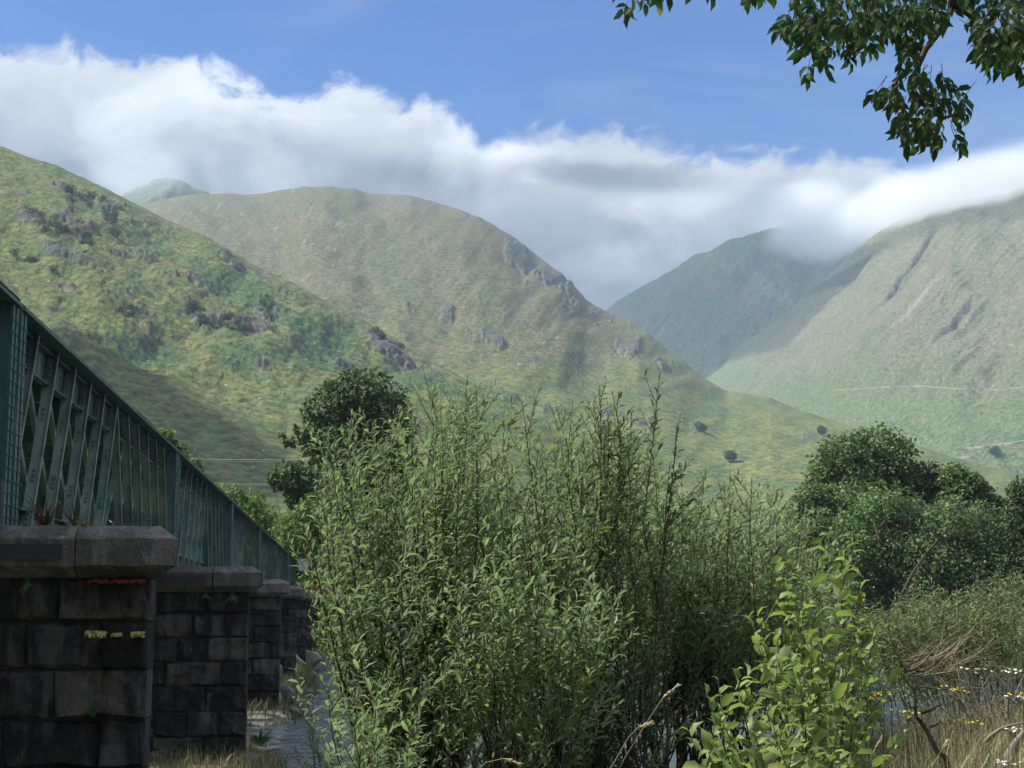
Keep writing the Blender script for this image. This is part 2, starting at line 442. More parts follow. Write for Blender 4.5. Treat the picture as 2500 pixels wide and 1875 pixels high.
def mat_water():
    m, t, out = new_mat('river_water'); g = t.node('ShaderNodeNewGeometry'); pos = g.outputs['Position']
    h = t.m('ADD', t.noise(t.mapping(pos, scale=(0.55, 1.6, 1), rot=(0, 0, R(12))), 3.2, 4, 0.6, 0.5),
            t.m('MULTIPLY', t.noise(t.mapping(pos, scale=(0.5, 1.3, 1)), 0.9, 3, 0.5), 1.4))
    b = princ(t, out, (0.035, 0.055, 0.06), 0.06, 1.0, t.bump(h, 0.6, 0.25)); b.inputs['IOR'].default_value = 1.33
    return m


M['water'] = mat_water()

# ------------------------------------------------------------------ ground and river
BA = R(6.31)                                            # the bridge runs away 6.3 degrees left of the view
BB = Vector((-math.sin(BA), math.cos(BA), 0)); BN = Vector((-math.cos(BA), -math.sin(BA), 0))
BROT = math.pi / 2 + BA
WATER_Z = -2.8


def ground_z(x, y):
    x = np.asarray(x, float); y = np.asarray(y, float)
    s = x * BB.x + y * BB.y; L = x * BN.x + y * BN.y
    n = fbm(x * 0.35, y * 0.35, 4, 3); nb = fbm(x * 0.08, y * 0.08, 3, 8)
    bed = -3.4 + 0.15 * n
    edge = 12.2 + 1.2 * nb * 2 - 0.12 * np.clip(x, -8, 8)
    up = -1.52 + 0.10 * n + 0.30 * sst(x, 1.8, 3.6)
    z = up + (bed - up) * sst(y, edge, edge + 4.5)
    up2 = -2.0 + 0.12 * n                                  # left part of the near bank lies lower
    z = np.where(x < -1.2, np.minimum(z, lerp(up[..., None], up2[..., None], sst(-x, 1.2, 3.0))[..., 0]), z)
    # gravel bars round the piers, with one channel between the second and third pier
    bar = sst(L, 0.4 + 0.7 * nb, 1.6 + 0.7 * nb) * (1 - sst(L, 12, 16))
    ch = (sst(s, 28.6 + nb, 30.0 + nb) - sst(s, 36.2 + nb, 37.6 + nb))
    along = sst(s, 17, 19.5) * (1 - sst(s, 66, 70)) * (1 - ch)
    zb = -2.60 + 0.09 * n
    z = np.maximum(z, bed + (zb - bed) * bar * along)
    far = 84 + 5 * nb + 0.15 * np.clip(x, -30, 60)
    fz = -1.6 + 0.25 * n + 1.3 * sst(y, far + 5, far + 60)
    z = np.maximum(z, bed + (fz - bed) * sst(y, far, far + 3.5))
    return z


def gz(x, y): return float(ground_z(np.array([x]), np.array([y]))[0])


def build_ground():
    xs = np.concatenate([-np.geomspace(6500, 42, 30), np.arange(-40, 40.1, 0.33), np.geomspace(42, 6500, 30)])
    ys = np.concatenate([np.arange(-60, -4, 8), np.arange(-4, 100, 0.33), np.geomspace(101, 7600, 45)])
    X, Y = np.meshgrid(xs, ys); Z = ground_z(X, Y)
    nx, ny = len(xs), len(ys)
    i = np.arange(nx - 1)[None, :] + nx * np.arange(ny - 1)[:, None]
    fs = np.stack([i, i + 1, i + 1 + nx, i + nx], -1).reshape(-1, 4)
    me = np_mesh('ground', np.stack([X, Y, Z], -1).reshape(-1, 3), fs)
    tag(link('ground', me, M['ground'], smooth=True), 'grassy river bank and gravel bars under the bridge', None, None, 'structure')


build_ground()
xs = np.concatenate([-np.geomspace(300, 16, 12), np.arange(-15, 34, 0.17), np.geomspace(35, 300, 12)])
ys = np.concatenate([np.arange(5, 14, 1.0), np.arange(14, 60, 0.20), np.arange(60, 110, 0.5)])
X, Y = np.meshgrid(xs, ys); nx, ny = len(xs), len(ys)
Z = WATER_Z + 0.050 * fbm(X / 0.95, Y / 0.60, 3, 201, 0.55) + 0.05 * fbm(X / 3.5 + Y / 9, Y / 2.2, 2, 207)
i = np.arange(nx - 1)[None, :] + nx * np.arange(ny - 1)[:, None]
tag(link('river_water', np_mesh('river_water', np.stack([X, Y, Z], -1).reshape(-1, 3), np.stack([i, i + 1, i + 1 + nx, i + nx], -1).reshape(-1, 4)), M['water'], smooth=True), 'rippled blue river water between the banks', None, None, 'structure')

# ------------------------------------------------------------------ hills
HILL_BVH = {}


def hill(name, label, crest, Rc, Rb, zb, prof, nu, nt, disp, colour, back=0.35, smoothc=9):
    ae = np.array([azel(*p) for p in crest]); a_ = ae[:, 0]; te = np.tan(ae[:, 1])
    U = np.linspace(a_[0], a_[-1], nu)
    # monotone smooth interpolation of the crest line
    C = np.interp(U, a_, te)
    k = max(3, int(nu * smoothc / 900)); ker = np.hanning(k + 2)[1:-1]; ker /= ker.sum()
    C = np.convolve(np.pad(C, k, mode='edge'), ker, 'same')[k:-k]
    rc = np.interp(U, a_, np.interp([p[0] for p in crest], *zip(*Rc)))
    rb = np.interp(U, a_, np.interp([p[0] for p in crest], *zip(*Rb)))
    T = np.concatenate([np.linspace(0, 1, nt), 1 + np.linspace(0, back, 18)[1:]])
    tt = np.clip(T, 0, 1)[:, None]
    r = rb[None, :] + (rc - rb)[None, :] * T[:, None]
    zc = (rc * C)[None, :]
    z = zb + (zc - zb) * prof(tt, U[None, :])
    z = z - np.clip(T - 1, 0, None)[:, None] ** 1.2 * (zc - zb) * 1.3
    env = np.clip(tt * 6, 0, 1) * (0.3 + 0.7 * sst(1 - tt, 0.0, 0.10)) * np.ones_like(z)
    # picture-like angular coordinates of the undisturbed slope, only used to lay out features along the hill
    X = 3690 * np.tan(U)[None, :] * np.ones_like(z); Y = 3690 * z / r
    dz, extra = disp(X, Y, r, np.sin(U)[None, :] * r, tt)
    z = z + dz * env
    x = np.sin(U)[None, :] * r; y = np.cos(U)[None, :] * r
    Pn = np.stack([x, y, z], -1)
    du = np.gradient(Pn, axis=1); dt = np.gradient(Pn, axis=0)
    N = np.cross(du, dt); N /= np.linalg.norm(N, axis=-1, keepdims=True); N[N[..., 2] < 0] *= -1
    col = colour(X, Y, r, x, y, z, N, extra)
    n, m_ = Pn.shape[1], Pn.shape[0]
    i = np.arange(n - 1)[None, :] + n * np.arange(m_ - 1)[:, None]
    fs = np.stack([i, i + 1, i + 1 + n, i + n], -1).reshape(-1, 4)
    V = Pn.reshape(-1, 3)
    me = np_mesh(name, V, fs, {'col': np.clip(col.reshape(-1, 3), 0.004, 0.6)})
    o = link('hill', me, M['hill'], smooth=True); tag(o, label, None, None, 'structure')
    # coarse copy for placing things
    sel = Pn[::2, ::2]; mm, nn = sel.shape[:2]
    i = np.arange(nn - 1)[None, :] + nn * np.arange(mm - 1)[:, None]
    f2 = np.stack([i, i + 1, i + 1 + nn, i + nn], -1).reshape(-1, 4)
    HILL_BVH[name] = BVHTree.FromPolygons([tuple(v) for v in sel.reshape(-1, 3).tolist()], f2.tolist())
    return o


def hit(name, px, py):
    r = ray(px, py).normalized(); h = HILL_BVH[name].ray_cast(Vector((0, 0, 0)), r, 20000)
    return h[0]


GR_Y, GR_G, BRK, HEA, ROCK, PINK = (0.155, 0.180, 0.058), (0.105, 0.150, 0.052), (0.075, 0.135, 0.050), (0.125, 0.125, 0.070), (0.17, 0.155, 0.165), (0.27, 0.22, 0.215)


def gauss(X, Y, px, py, rx, ry, rot=0):
    cx = px - 1250; cy = 1478 - py; dx = X - cx; dy = (Y - cy) + rot * dx
    return np.exp(-(dx / rx) ** 2 - (dy / ry) ** 2)


CRAGS_A = [(235, 520, 60, 26, .35), (170, 590, 90, 26, .45), (110, 640, 60, 18, .4), (470, 770, 40, 18, .3), (560, 790, 90, 24, .25), (640, 770, 40, 36, .1),
           (90, 470, 60, 16, .3), (520, 620, 70, 20, .5), (640, 670, 40, 20, .5), (150, 720, 80, 16, .3), (310, 745, 40, 14, .2), (940, 830, 70, 22, .6),
           (1000, 860, 50, 16, .6), (620, 905, 40, 10, .1), (820, 880, 60, 14, .2), (20, 560, 40, 20, .4), (350, 640, 60, 12, .2), (430, 690, 60, 10, .1)]


def disp_A(X, Y, r, x, tt):
    ca, sa = math.cos(0.36), math.sin(0.36); Xr = X * ca - Y * sa; Yr = X * sa + Y * ca   # streaks dip to the right
    big = fbm(X / 260, Y / 150, 4, 21) * 13
    cm = sum(gauss(X, Y, *c) for c in CRAGS_A)
    n = fbm(Xr / 105, Yr / 24, 5, 31, 0.6)
    n_f = fbm(X / 13, Y / 9, 4, 41, 0.6)
    crag = sst(n + 0.25 * cm + 0.12 * n_f, 0.16, 0.30)
    up = sst(Y, 560, 760)                                     # the lower slopes are smooth
    low = sst(Y, 330, 480)
    A = 0.7 + 3.2 * np.clip(cm, 0, 1.2)
    dz = big + crag * A * (0.25 + 0.75 * low)
    rough = fbm(X / 22, Y / 12, 4, 55, 0.6)
    dz = dz + rough * 1.2 * (0.15 + low) + n_f * 0.45 * (0.4 + low)
    dz = dz * (0.22 + 0.78 * sst(Y, 330, 650))
    return dz, (n, cm, low, n_f, rough)


def col_A(X, Y, r, x, y, z, N, e):
    n, cm, low, n_f, rough = e
    g1 = fbm(X / 180, Y / 90, 5, 61); g2 = fbm(X / 60, Y / 25, 5, 62); g3 = fbm(X / 9, Y / 4, 4, 63, 0.7)
    c = lerp(GR_Y, GR_G, sst(g2 + 0.3 * g3, -0.2, 0.25))
    c = lerp(c, HEA, 0.75 * sst(fbm(X / 90, Y / 30, 5, 64) + 0.3 * g3, 0.08, 0.35) * low)
    band = sum(gauss(X, Y, *q) for q in [(330, 600, 260, 26, .5), (700, 800, 220, 60, .62), (430, 860, 220, 30, .1), (850, 900, 200, 26, .2), (60, 620, 120, 20, .4), (1000, 910, 160, 30, .5)])
    br = sst(band * 0.55 + g1 * 0.7 + 0.35 * g2 + 0.35 * g3, 0.22, 0.42)
    c = lerp(c, BRK, br * 0.85)
    c = c * (1 + 0.55 * g3[..., None] * (0.4 + br[..., None]))
    steep = sst(1 - N[..., 2] + 0.10 * g3, 0.30, 0.46)
    rk = lerp(ROCK, PINK, sst(fbm(X / 30, Y / 14, 4, 66) + .3 * gauss(X, Y, 950, 835, 110, 40, .6), 0.15, 0.4))
    rk = rk * (0.75 + 0.7 * n_f[..., None])
    c = lerp(c, rk, np.clip(steep * (0.3 + 0.7 * low) + 0.75 * gauss(X, Y, 950, 835, 75, 17, .6) + .6 * gauss(X, Y, 625, 665, 30, 9, .5), 0, 0.95))
    rocky = sst(n + 0.32 * cm + 0.45 * n_f + 0.25 * fbm(X / 14, Y / 6, 4, 69), 0.30, 0.44) * np.clip(cm * 1.6, 0, 1)
    c = lerp(c, np.array((0.085, 0.085, 0.095)) * (1 + .5 * g3[..., None]), rocky * 0.85)
    patch = sst(fbm(X / 22, Y / 7, 5, 67) , 0.33, 0.43) * low
    return lerp(c, np.array((0.16, 0.14, 0.14)), patch * 0.8)


hill('hill_a', 'craggy green bracken hill on the left behind the bridge',
     [(-450, 200), (-150, 300), (0, 358), (80, 385), (141, 399), (220, 440), (305, 485), (395, 532), (508, 579), (621, 645), (723, 692), (813, 745),
      (926, 800), (1056, 880), (1107, 905), (1175, 945), (1300, 1020), (1450, 1120), (1650, 1250), (1900, 1400), (2100, 1470)],
     [(-450, 1350), (400, 1150), (1100, 900), (2100, 620)], [(-450, 420), (2100, 420)], -1.0,
     lambda t, u: t ** 1.15 * (1 + 0.18 * (1 - t)), 980, 330, disp_A, col_A)


def disp_B(X, Y, r, x, tt):
    big = fbm(X / 330, Y / 220, 4, 71) * 30
    n = fbm((X * .8 + Y * .6) / 60, (Y * .8 - X * .6) / 60, 5, 72, 0.6); n_f = fbm(X / 11, Y / 8, 4, 73, 0.6)
    side = gauss(X, Y, 1400, 700, 150, 60, .85) + gauss(X, Y, 1600, 880, 120, 30, .8) + gauss(X, Y, 1060, 740, 100, 22, -.1) + gauss(X, Y, 1300, 640, 100, 30, .75) \
        + gauss(X, Y, 1500, 1010, 240, 22, .2) + gauss(X, Y, 1950, 1070, 60, 16) + gauss(X, Y, 1250, 960, 90, 16, .1) + gauss(X, Y, 1240, 830, 120, 20, .5)
    crag = sst(n + 0.26 * side + 0.1 * n_f, 0.28, 0.42)
    gul = fbm(X / 26 - Y / 34, Y / 260, 4, 75, 0.55)
    dz = big + crag * (0.8 + 4.5 * np.clip(side, 0, 1)) + gul * 1.1 * sst(Y, 450, 700) + n_f * 0.7
    dz = dz * (0.25 + 0.75 * sst(Y, 300, 750))
    return dz, (n, side, crag, n_f, gul)


def col_B(X, Y, r, x, y, z, N, e):
    n, side, crag, n_f, gul = e
    g1 = fbm(X / 240, Y / 120, 5, 81); g2 = fbm(X / 70, Y / 30, 5, 82); g3 = fbm(X / 8, Y / 4, 4, 83, 0.7)
    hi = sst(Y + 120 * g1, 480, 800)
    c = lerp(lerp((0.165, 0.185, 0.055), (0.10, 0.145, 0.05), sst(g2, -.2, .25)), (0.135, 0.125, 0.070), hi * 0.85)
    c = lerp(c, (0.095, 0.125, 0.055), hi * sst(fbm(X / 120, Y / 160, 4, 84), 0.1, 0.35) * 0.8)
    c = lerp(c, BRK, 0.5 * sst(gauss(X, Y, 1500, 1060, 260, 45, .25) + g2 * .6 + .25 * g3, 0.45, 0.75) * sst(620 - Y, 100, 250))
    c = lerp(c, GR_Y, 0.6 * gauss(X, Y, 1650, 1050, 250, 18, .35))
    c = c * (1 + 0.40 * g3[..., None])
    steep = sst(1 - N[..., 2] + 0.08 * g3, 0.33, 0.50)
    c = lerp(c, (0.15, 0.14, 0.15), steep * (0.25 + 0.75 * np.clip(side + crag, 0, 1)) * 0.9)
    c = lerp(c, (0.25, 0.24, 0.22), 0.7 * sst(fbm(X / 14 - Y / 20, Y / 30, 5, 85), 0.30, 0.42) * hi * sst(1150 - (X + 1250), 0, 300))
    rocky = sst(n + 0.30 * side + 0.5 * n_f + 0.25 * fbm(X / 16, Y / 8, 4, 89), 0.34, 0.48) * np.clip(side * 1.5, 0, 1)
    c = lerp(c, np.array((0.10, 0.10, 0.11)) * (1 + .4 * g3[..., None]), rocky * 0.85)
    stone = sst(fbm(X / 2.6, Y / 1.8, 2, 88), 0.52, 0.62) * sst(g1, -0.2, 0.3)
    return lerp(c, (0.42, 0.41, 0.37), stone * 0.8)


hill('hill_b', 'broad rounded brown and green hill in the middle distance',
     [(200, 560), (330, 505), (430, 478), (500, 475), (600, 474), (700, 471), (722, 466), (748, 458), (790, 459), (830, 465), (868, 462), (892, 470),
      (1000, 475), (1060, 489), (1130, 514), (1200, 550), (1250, 577), (1301, 612), (1363, 662), (1431, 735), (1482, 762), (1555, 793), (1634, 860),
      (1719, 927), (1770, 954), (1877, 968), (1928, 990), (2041, 1030), (2120, 1055), (2300, 1110), (2500, 1160), (2800, 1240)],
     [(200, 3300), (900, 2900), (1500, 2300), (2040, 1750), (2800, 1300)], [(200, 900), (2800, 720)], -1.0,
     lambda t, u: t ** 1.2 * (1 + 0.55 * (1 - t)), 860, 300, disp_B, col_B)


def disp_D(X, Y, r, x, tt):
    big = fbm(X / 300, Y / 260, 4, 91) * 45
    gul = fbm((X - Y * 0.95) / 42, (X + Y) / 420, 5, 92, 0.6); n_f = fbm(X / 10, Y / 8, 4, 93, 0.6)
    def gully(x0, y0, x1, y1, wd, dp):
        ax, ay, bx, by = x0 - 1250, 1478 - y0, x1 - 1250, 1478 - y1
        wob = 9 * fbm(Y / 50, X / 300, 3, 97)
        t = np.clip(((X - ax) * (bx - ax) + (Y - ay) * (by - ay)) / ((bx - ax) ** 2 + (by - ay) ** 2), 0, 1)
        d = np.hypot(X + wob - ax - t * (bx - ax), Y - ay - t * (by - ay))
        return dp * np.exp(-(d / wd) ** 2) * np.clip(np.minimum(t, 1 - t) * 6, 0, 1)
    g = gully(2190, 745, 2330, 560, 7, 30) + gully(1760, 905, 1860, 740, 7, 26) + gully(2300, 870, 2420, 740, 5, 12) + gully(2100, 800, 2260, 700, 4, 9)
    dz = big + gul * 12 * sst(Y, 420, 560) + n_f * 1.6 - g + fbm(X / 50, Y / 20, 4, 94) * 9 * sst(480 - Y, 0, 100)
    return dz, (gul, n_f, g)


def col_D(X, Y, r, x, y, z, N, e):
    gul, n_f, g = e
    g1 = fbm(X / 200, Y / 160, 5, 101); g2 = fbm((X - Y) / 60, (X + Y) / 260, 5, 102, 0.6); g3 = fbm(X / 8, Y / 5, 4, 103, 0.7)
    hi = sst(Y + 80 * g1, 480, 640)
    c = lerp((0.12, 0.155, 0.06), (0.150, 0.148, 0.085), hi)
    c = lerp(c, (0.10, 0.125, 0.055), sst(g2, 0.0, 0.3) * 0.7)
    c = lerp(c, (0.075, 0.135, 0.05), 0.8 * sst(fbm(X / 110, Y / 24, 4, 104), 0.0, 0.3) * (1 - hi) * sst(500 - Y, 0, 80))
    c = c * (1 + 0.35 * g3[..., None])
    c = lerp(c, (0.21, 0.19, 0.185), 0.6 * sst(fbm((X - Y) / 16, (X + Y) / 150, 5, 105, 0.6), 0.22, 0.42) * hi)
    c = lerp(c, (0.30, 0.25, 0.23), 0.8 * gauss(X, Y, 2270, 770, 60, 7, -0.9))
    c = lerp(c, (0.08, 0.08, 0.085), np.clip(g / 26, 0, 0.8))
    stone = sst(fbm(X / 2.6, Y / 1.8, 2, 108), 0.54, 0.62)
    return lerp(c, (0.38, 0.36, 0.33), stone * 0.6)


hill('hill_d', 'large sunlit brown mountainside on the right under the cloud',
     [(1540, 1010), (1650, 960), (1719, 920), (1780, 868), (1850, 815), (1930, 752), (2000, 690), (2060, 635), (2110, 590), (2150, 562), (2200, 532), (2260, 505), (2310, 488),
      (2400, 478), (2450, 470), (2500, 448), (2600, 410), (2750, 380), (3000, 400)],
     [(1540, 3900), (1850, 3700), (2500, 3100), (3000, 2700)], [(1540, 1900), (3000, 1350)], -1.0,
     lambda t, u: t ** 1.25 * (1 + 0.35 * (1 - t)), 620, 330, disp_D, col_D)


def disp_C(X, Y, r, x, tt):
    gul = fbm((X - Y * 0.8) / 50, (X + Y) / 300, 5, 111, 0.6)
    return fbm(X / 200, Y / 150, 4, 112) * 70 + gul * 45 + fbm(X / 12, Y / 10, 4, 113) * 3 + 28 * fbm(X / 90, Y / 70, 3, 114, ridged=True), (gul,)


def col_C(X, Y, r, x, y, z, N, e):
    g3 = fbm(X / 8, Y / 5, 4, 123, 0.7); g2 = fbm((X - Y) / 40, (X + Y) / 160, 5, 122)
    c = lerp((0.10, 0.14, 0.055), (0.16, 0.15, 0.09), sst(g2, -0.1, 0.3)) * (1 + 0.35 * g3[..., None])
    return lerp(c, (0.17, 0.16, 0.16), 0.7 * sst(fbm((X - Y) / 14, (X + Y) / 90, 5, 124), 0.2, 0.4))


hill('hill_c', 'dark shadowed mountain at the head of the glen',
     [(1330, 900), (1482, 759), (1560, 700), (1640, 655), (1700, 620), (1725, 612), (1790, 585), (1860, 567), (1950, 556), (2050, 545), (2200, 570), (2400, 620)],
     [(1330, 4700), (2400, 4700)], [(1330, 3000), (2400, 3000)], -1.0,
     lambda t, u: t ** 1.2 * (1 + 0.2 * (1 - t)), 420, 220, disp_C, col_C)
hill('hill_e', 'distant grey summit in the mist above the left hill',
     [(120, 600), (250, 520), (305, 478), (350, 458), (385, 444), (420, 437), (450, 446), (480, 462), (520, 478), (700, 560)],
     [(120, 4000), (700, 4000)], [(120, 3000), (700, 3000)], -1.0,
     lambda t, u: t ** 1.1, 150, 70, disp_C, col_C)

# ------------------------------------------------------------------ air and clouds

def vol_mat(name, col, dens, aniso=0.0):
    m, t, out = new_mat(name); v = t.node('ShaderNodeVolumePrincipled')
    v.inputs['Color'].default_value = (*col, 1); v.inputs['Density'].default_value = dens; v.inputs['Anisotropy'].default_value = aniso
    t.l.new(v.outputs[0], out.inputs['Volume']); return m


hz = MB(); hz.box((0, 3600, 640), (15000, 8600, 1300))
tag(hz.build('haze', vol_mat('haze_air', (0.58, 0.77, 1.0), 0.88e-4)), 'thin blue haze in the air of the glen', None, None, 'stuff')


def lumps(name, items, mat, seed, label, amp=0.3, freq=1.0, sub=4, voxel=None):
    """one cloud: overlapping uneven ellipsoids fused into one closed surface"""
    import bmesh
    bm = bmesh.new()
    for k, (c, rr) in enumerate(items):
        r_ = bmesh.ops.create_icosphere(bm, subdivisions=sub, radius=1.0)
        co = np.array([v.co for v in r_['verts']])
        d = 1 + amp * fbm(co[:, 0] * freq * 1.7 + seed + k * 3.1, co[:, 1] * freq * 1.7 + co[:, 2] * freq * 1.3, 4, seed)
        for v, q in zip(r_['verts'], (co * d[:, None] * np.array(rr) + np.array(c)).tolist()): v.co = q
    me = bpy.data.meshes.new(name); bm.to_mesh(me); bm.free()
    o = link(name, me, mat)
    if voxel:
        md = o.modifiers.new('fuse', 'REMESH'); md.mode = 'VOXEL'; md.voxel_size = voxel
    return tag(o, label, None, None, 'stuff')


def up_sun(p, z): return p + SUN * ((z - p.z) / SUN.z)


def shade_cloud(label, hillname, spots, z, seed, dens, vox):
    it = []
    for px, py, rx, ry in spots:
        p = hit(hillname, px, py)
        if p is None: continue
        c = up_sun(p, z); k = p.length / 3690
        it.append(((c.x, c.y, c.z), (rx * k, ry * k, min(rx * k, ry * k) * 0.4)))
    return lumps('cloud', it, vol_mat('cloud_vapour', (0.96, 0.97, 1.0), dens), seed, label, 0.45, 1.6, 4, vox)


shade_cloud('cloud high over the left hill casting its shadow on the lower slope', 'hill_a',
            [(300, 1000, 170, 330), (450, 1060, 170, 330), (560, 1110, 150, 260), (180, 960, 200, 300), (660, 1150, 120, 200), (420, 1200, 170, 160), (560, 1260, 150, 150), (250, 1150, 200, 200), (330, 920, 110, 160)], 1450, 5, 0.45, 9)
shade_cloud('cloud high over the glen head casting its shadow on the dark mountain', 'hill_c',
            [(1500, 800, 110, 500), (1600, 760, 160, 600), (1700, 740, 160, 600), (1790, 720, 130, 500), (1640, 850, 150, 500), (1900, 640, 140, 500)], 3000, 9, 0.012, 35)
shade_cloud('cloud high up casting its shadow on the left flank of the right mountain', 'hill_d',
            [(1960, 745, 75, 300), (2005, 705, 70, 300), (2045, 665, 65, 300), (1920, 780, 75, 300), (1880, 815, 70, 300), (1840, 845, 60, 300), (2085, 630, 60, 300), (1930, 700, 80, 400), (1860, 770, 90, 400)], 2500, 15, 0.022, 22)

def mist(label, items, dens, seed, col=(0.95, 0.97, 1.0)):
    """a bank of cloud: one closed box of air whose density fades out unevenly round the given centres"""
    C = []
    for px, py, rx, ry, D, dd in items:
        c = P(px, py, D); k = D / 3690; C.append((c, Vector((rx * k, dd, ry * k))))
    lo = Vector([min(c[i] - 2.1 * r_[i] for c, r_ in C) for i in range(3)]); hi = Vector([max(c[i] + 2.1 * r_[i] for c, r_ in C) for i in range(3)])
    m, t, out = new_mat('cloud_mist'); pos = t.node('ShaderNodeNewGeometry').outputs['Position']; f = 0.0
    for c, r_ in C:
        a = t.node('ShaderNodeVectorMath', operation='SUBTRACT'); t.put(a.inputs[0], pos); a.inputs[1].default_value = c
        b = t.node('ShaderNodeVectorMath', operation='DIVIDE'); t.put(b.inputs[0], a.outputs[0]); b.inputs[1].default_value = r_
        d = t.node('ShaderNodeVectorMath', operation='DOT_PRODUCT'); t.put(d.inputs[0], b.outputs[0]); t.put(d.inputs[1], b.outputs[0])
        f = t.m('ADD', f, t.m('EXPONENT', t.m('MULTIPLY', d.outputs['Value'], -1.0)))
    nz = t.noise(t.mapping(pos, scale=(1, 1, 1.6), loc=(seed * 100, 0, 0)), 0.0045, 5, 0.6, 0.6)
    g = t.ss(t.m('MULTIPLY', f, t.m('ADD', 0.25, t.m('MULTIPLY', nz, 1.5))), 0.28, 1.15)
    v = t.node('ShaderNodeVolumePrincipled'); v.inputs['Color'].default_value = (*col, 1); v.inputs['Anisotropy'].default_value = 0.2
    t.put(v.inputs['Density'], t.m('MULTIPLY', g, dens)); t.l.new(v.outputs[0], out.inputs['Volume'])
    b = MB(); b.box((lo + hi) / 2, hi - lo)
    return tag(b.build('cloud', m), label, None, None, 'stuff')


mist('grey cloud rolling over the dark summit at the head of the glen', [(1920, 560, 60, 34, 4250, 260), (1990, 578, 60, 44, 4150, 280), (2065, 572, 60, 48, 3950, 260), (2130, 530, 70, 46, 3750, 260), (1990, 500, 110, 40, 4400, 260), (1880, 510, 90, 34, 4500, 260), (2180, 490, 80, 36, 3700, 260)], 0.0085, 3)
mist('thin cloud veiling the crest of the right mountain', [(2200, 495, 90, 38, 3050, 240), (2320, 468, 100, 36, 2950, 240), (2440, 446, 110, 38, 2850, 240), (2560, 415, 120, 48, 2800, 240)], 0.011, 8)
mist('mist round the distant summit above the left hill', [(290, 455, 60, 30, 3500, 220), (350, 425, 60, 22, 3500, 220), (420, 412, 60, 18, 3500, 200)], 0.0028, 12)

# ------------------------------------------------------------------ railway bridge: stone piers
S0, DS, NSP, LT = 13.85, 13.2, 6, 3.2                  # first joint, span, number of spans, distance of the truss plane
PW = 1.64                                              # near end of the pier walls
PLEN = 4.92


def BP(s, L, z): v = BB * s + BN * L; return Vector((v.x, v.y, z))


def stone_variant(seed):
    """rock faced block, unit size, face towards -x, 5x4 face grid"""
    rg = np.random.default_rng(seed); ny, nz = 6, 5; vs = []; fs = []
    ys = np.linspace(-0.5, 0.5, ny); zs = np.linspace(-0.5, 0.5, nz)
    ys[1], ys[-2] = -0.44, 0.44; zs[1], zs[-2] = -0.42, 0.42
    gx = rg.normal(0, 0.4, (nz, ny)); tilt = rg.normal(0, 0.25, 2)
    for j in range(nz):
        for i in range(ny):
            e = (i in (0, ny - 1)) or (j in (0, nz - 1))
            d = 0.0 if e else 0.7 + gx[j, i] * 0.95 + tilt[0] * ys[i] * 2 + tilt[1] * zs[j] * 2
            jy = 0 if i in (0, ny - 1) else rg.normal(0, 0.02); jz = 0 if j in (0, nz - 1) else rg.normal(0, 0.03)
            vs.append((-0.5 - 0.16 * max(d, 0.02), ys[i] + jy + (rg.normal(0, .006) if e else 0), zs[j] + jz + (rg.normal(0, .008) if e else 0)))
    for j in range(nz - 1):
        for i in range(ny - 1): a = j * ny + i; fs.append((a, a + ny, a + ny + 1, a + 1))
    b = len(vs); vs += [(0.5, -0.5, -0.5), (0.5, 0.5, -0.5), (0.5, -0.5, 0.5), (0.5, 0.5, 0.5)]
    fs += [(0, ny - 1, b + 1, b), ((nz - 1) * ny, b + 2, b + 3, nz * ny - 1), (0, b, b + 2, (nz - 1) * ny), (ny - 1, nz * ny - 1, b + 3, b + 1), (b, b + 1, b + 3, b + 2)]
    # subdivide sides properly is not needed: they sit in the joints
    me = bpy.data.meshes.new('stone'); me.from_pydata(vs, [], [f for f in fs]); me.update(); me.materials.append(M['stone']); return me


STONES = [stone_variant(100 + i) for i in range(12)]
ROWS = [.36, .40, .41, .40, .43, .42, .42, .45]


def coping(name, y0, y1, parent, x0=-1.02, x1=1.02, end=True, seed=0, endb=False):
    """coping stone from y0 to y1: chamfered soffit, fascia, weathered top"""
    zl = [0.0, 0.10, 0.325, 0.435]; ins = [0.17, 0.0, 0.0, 0.145]
    rg = np.random.default_rng(seed); n = 9; vs = []; fs = []
    xs = np.linspace(0, 1, n)
    rings = []
    for z, i_ in zip(zl, ins):
        ya = y0 + (i_ if end else 0); yb = y1 - (i_ if endb else 0); xa, xb = x0 + i_, x1 - i_
        ring = [(xa + (xb - xa) * 0, yb - (yb - ya) * t, z) for t in xs[:-1]] + [(xa + (xb - xa) * t, ya, z) for t in xs[:-1]] + \
               [(xb, ya + (yb - ya) * t, z) for t in xs[:-1]] + [(xb - (xb - xa) * t, yb, z) for t in xs[:-1]]
        if end: ring = [(a, b + 0.19 * (a - x0) * (yb - b) / (yb - ya), c) for a, b, c in ring]
        rings.append([(a + rg.normal(0, .006), b + rg.normal(0, .004), c + rg.normal(0, .005)) for a, b, c in ring])
    m = len(rings[0])
    for r_ in rings: vs += r_
    for k in range(3):
        for i in range(m): fs.append((k * m + i, k * m + (i + 1) % m, (k + 1) * m + (i + 1) % m, (k + 1) * m + i))
    fs.append(tuple(range(m))[::-1]); fs.append(tuple(3 * m + i for i in range(m)))
    me = bpy.data.meshes.new(name); me.from_pydata(vs, [], fs); me.update()
    o = link(name, me, M['cap'], parent); return o


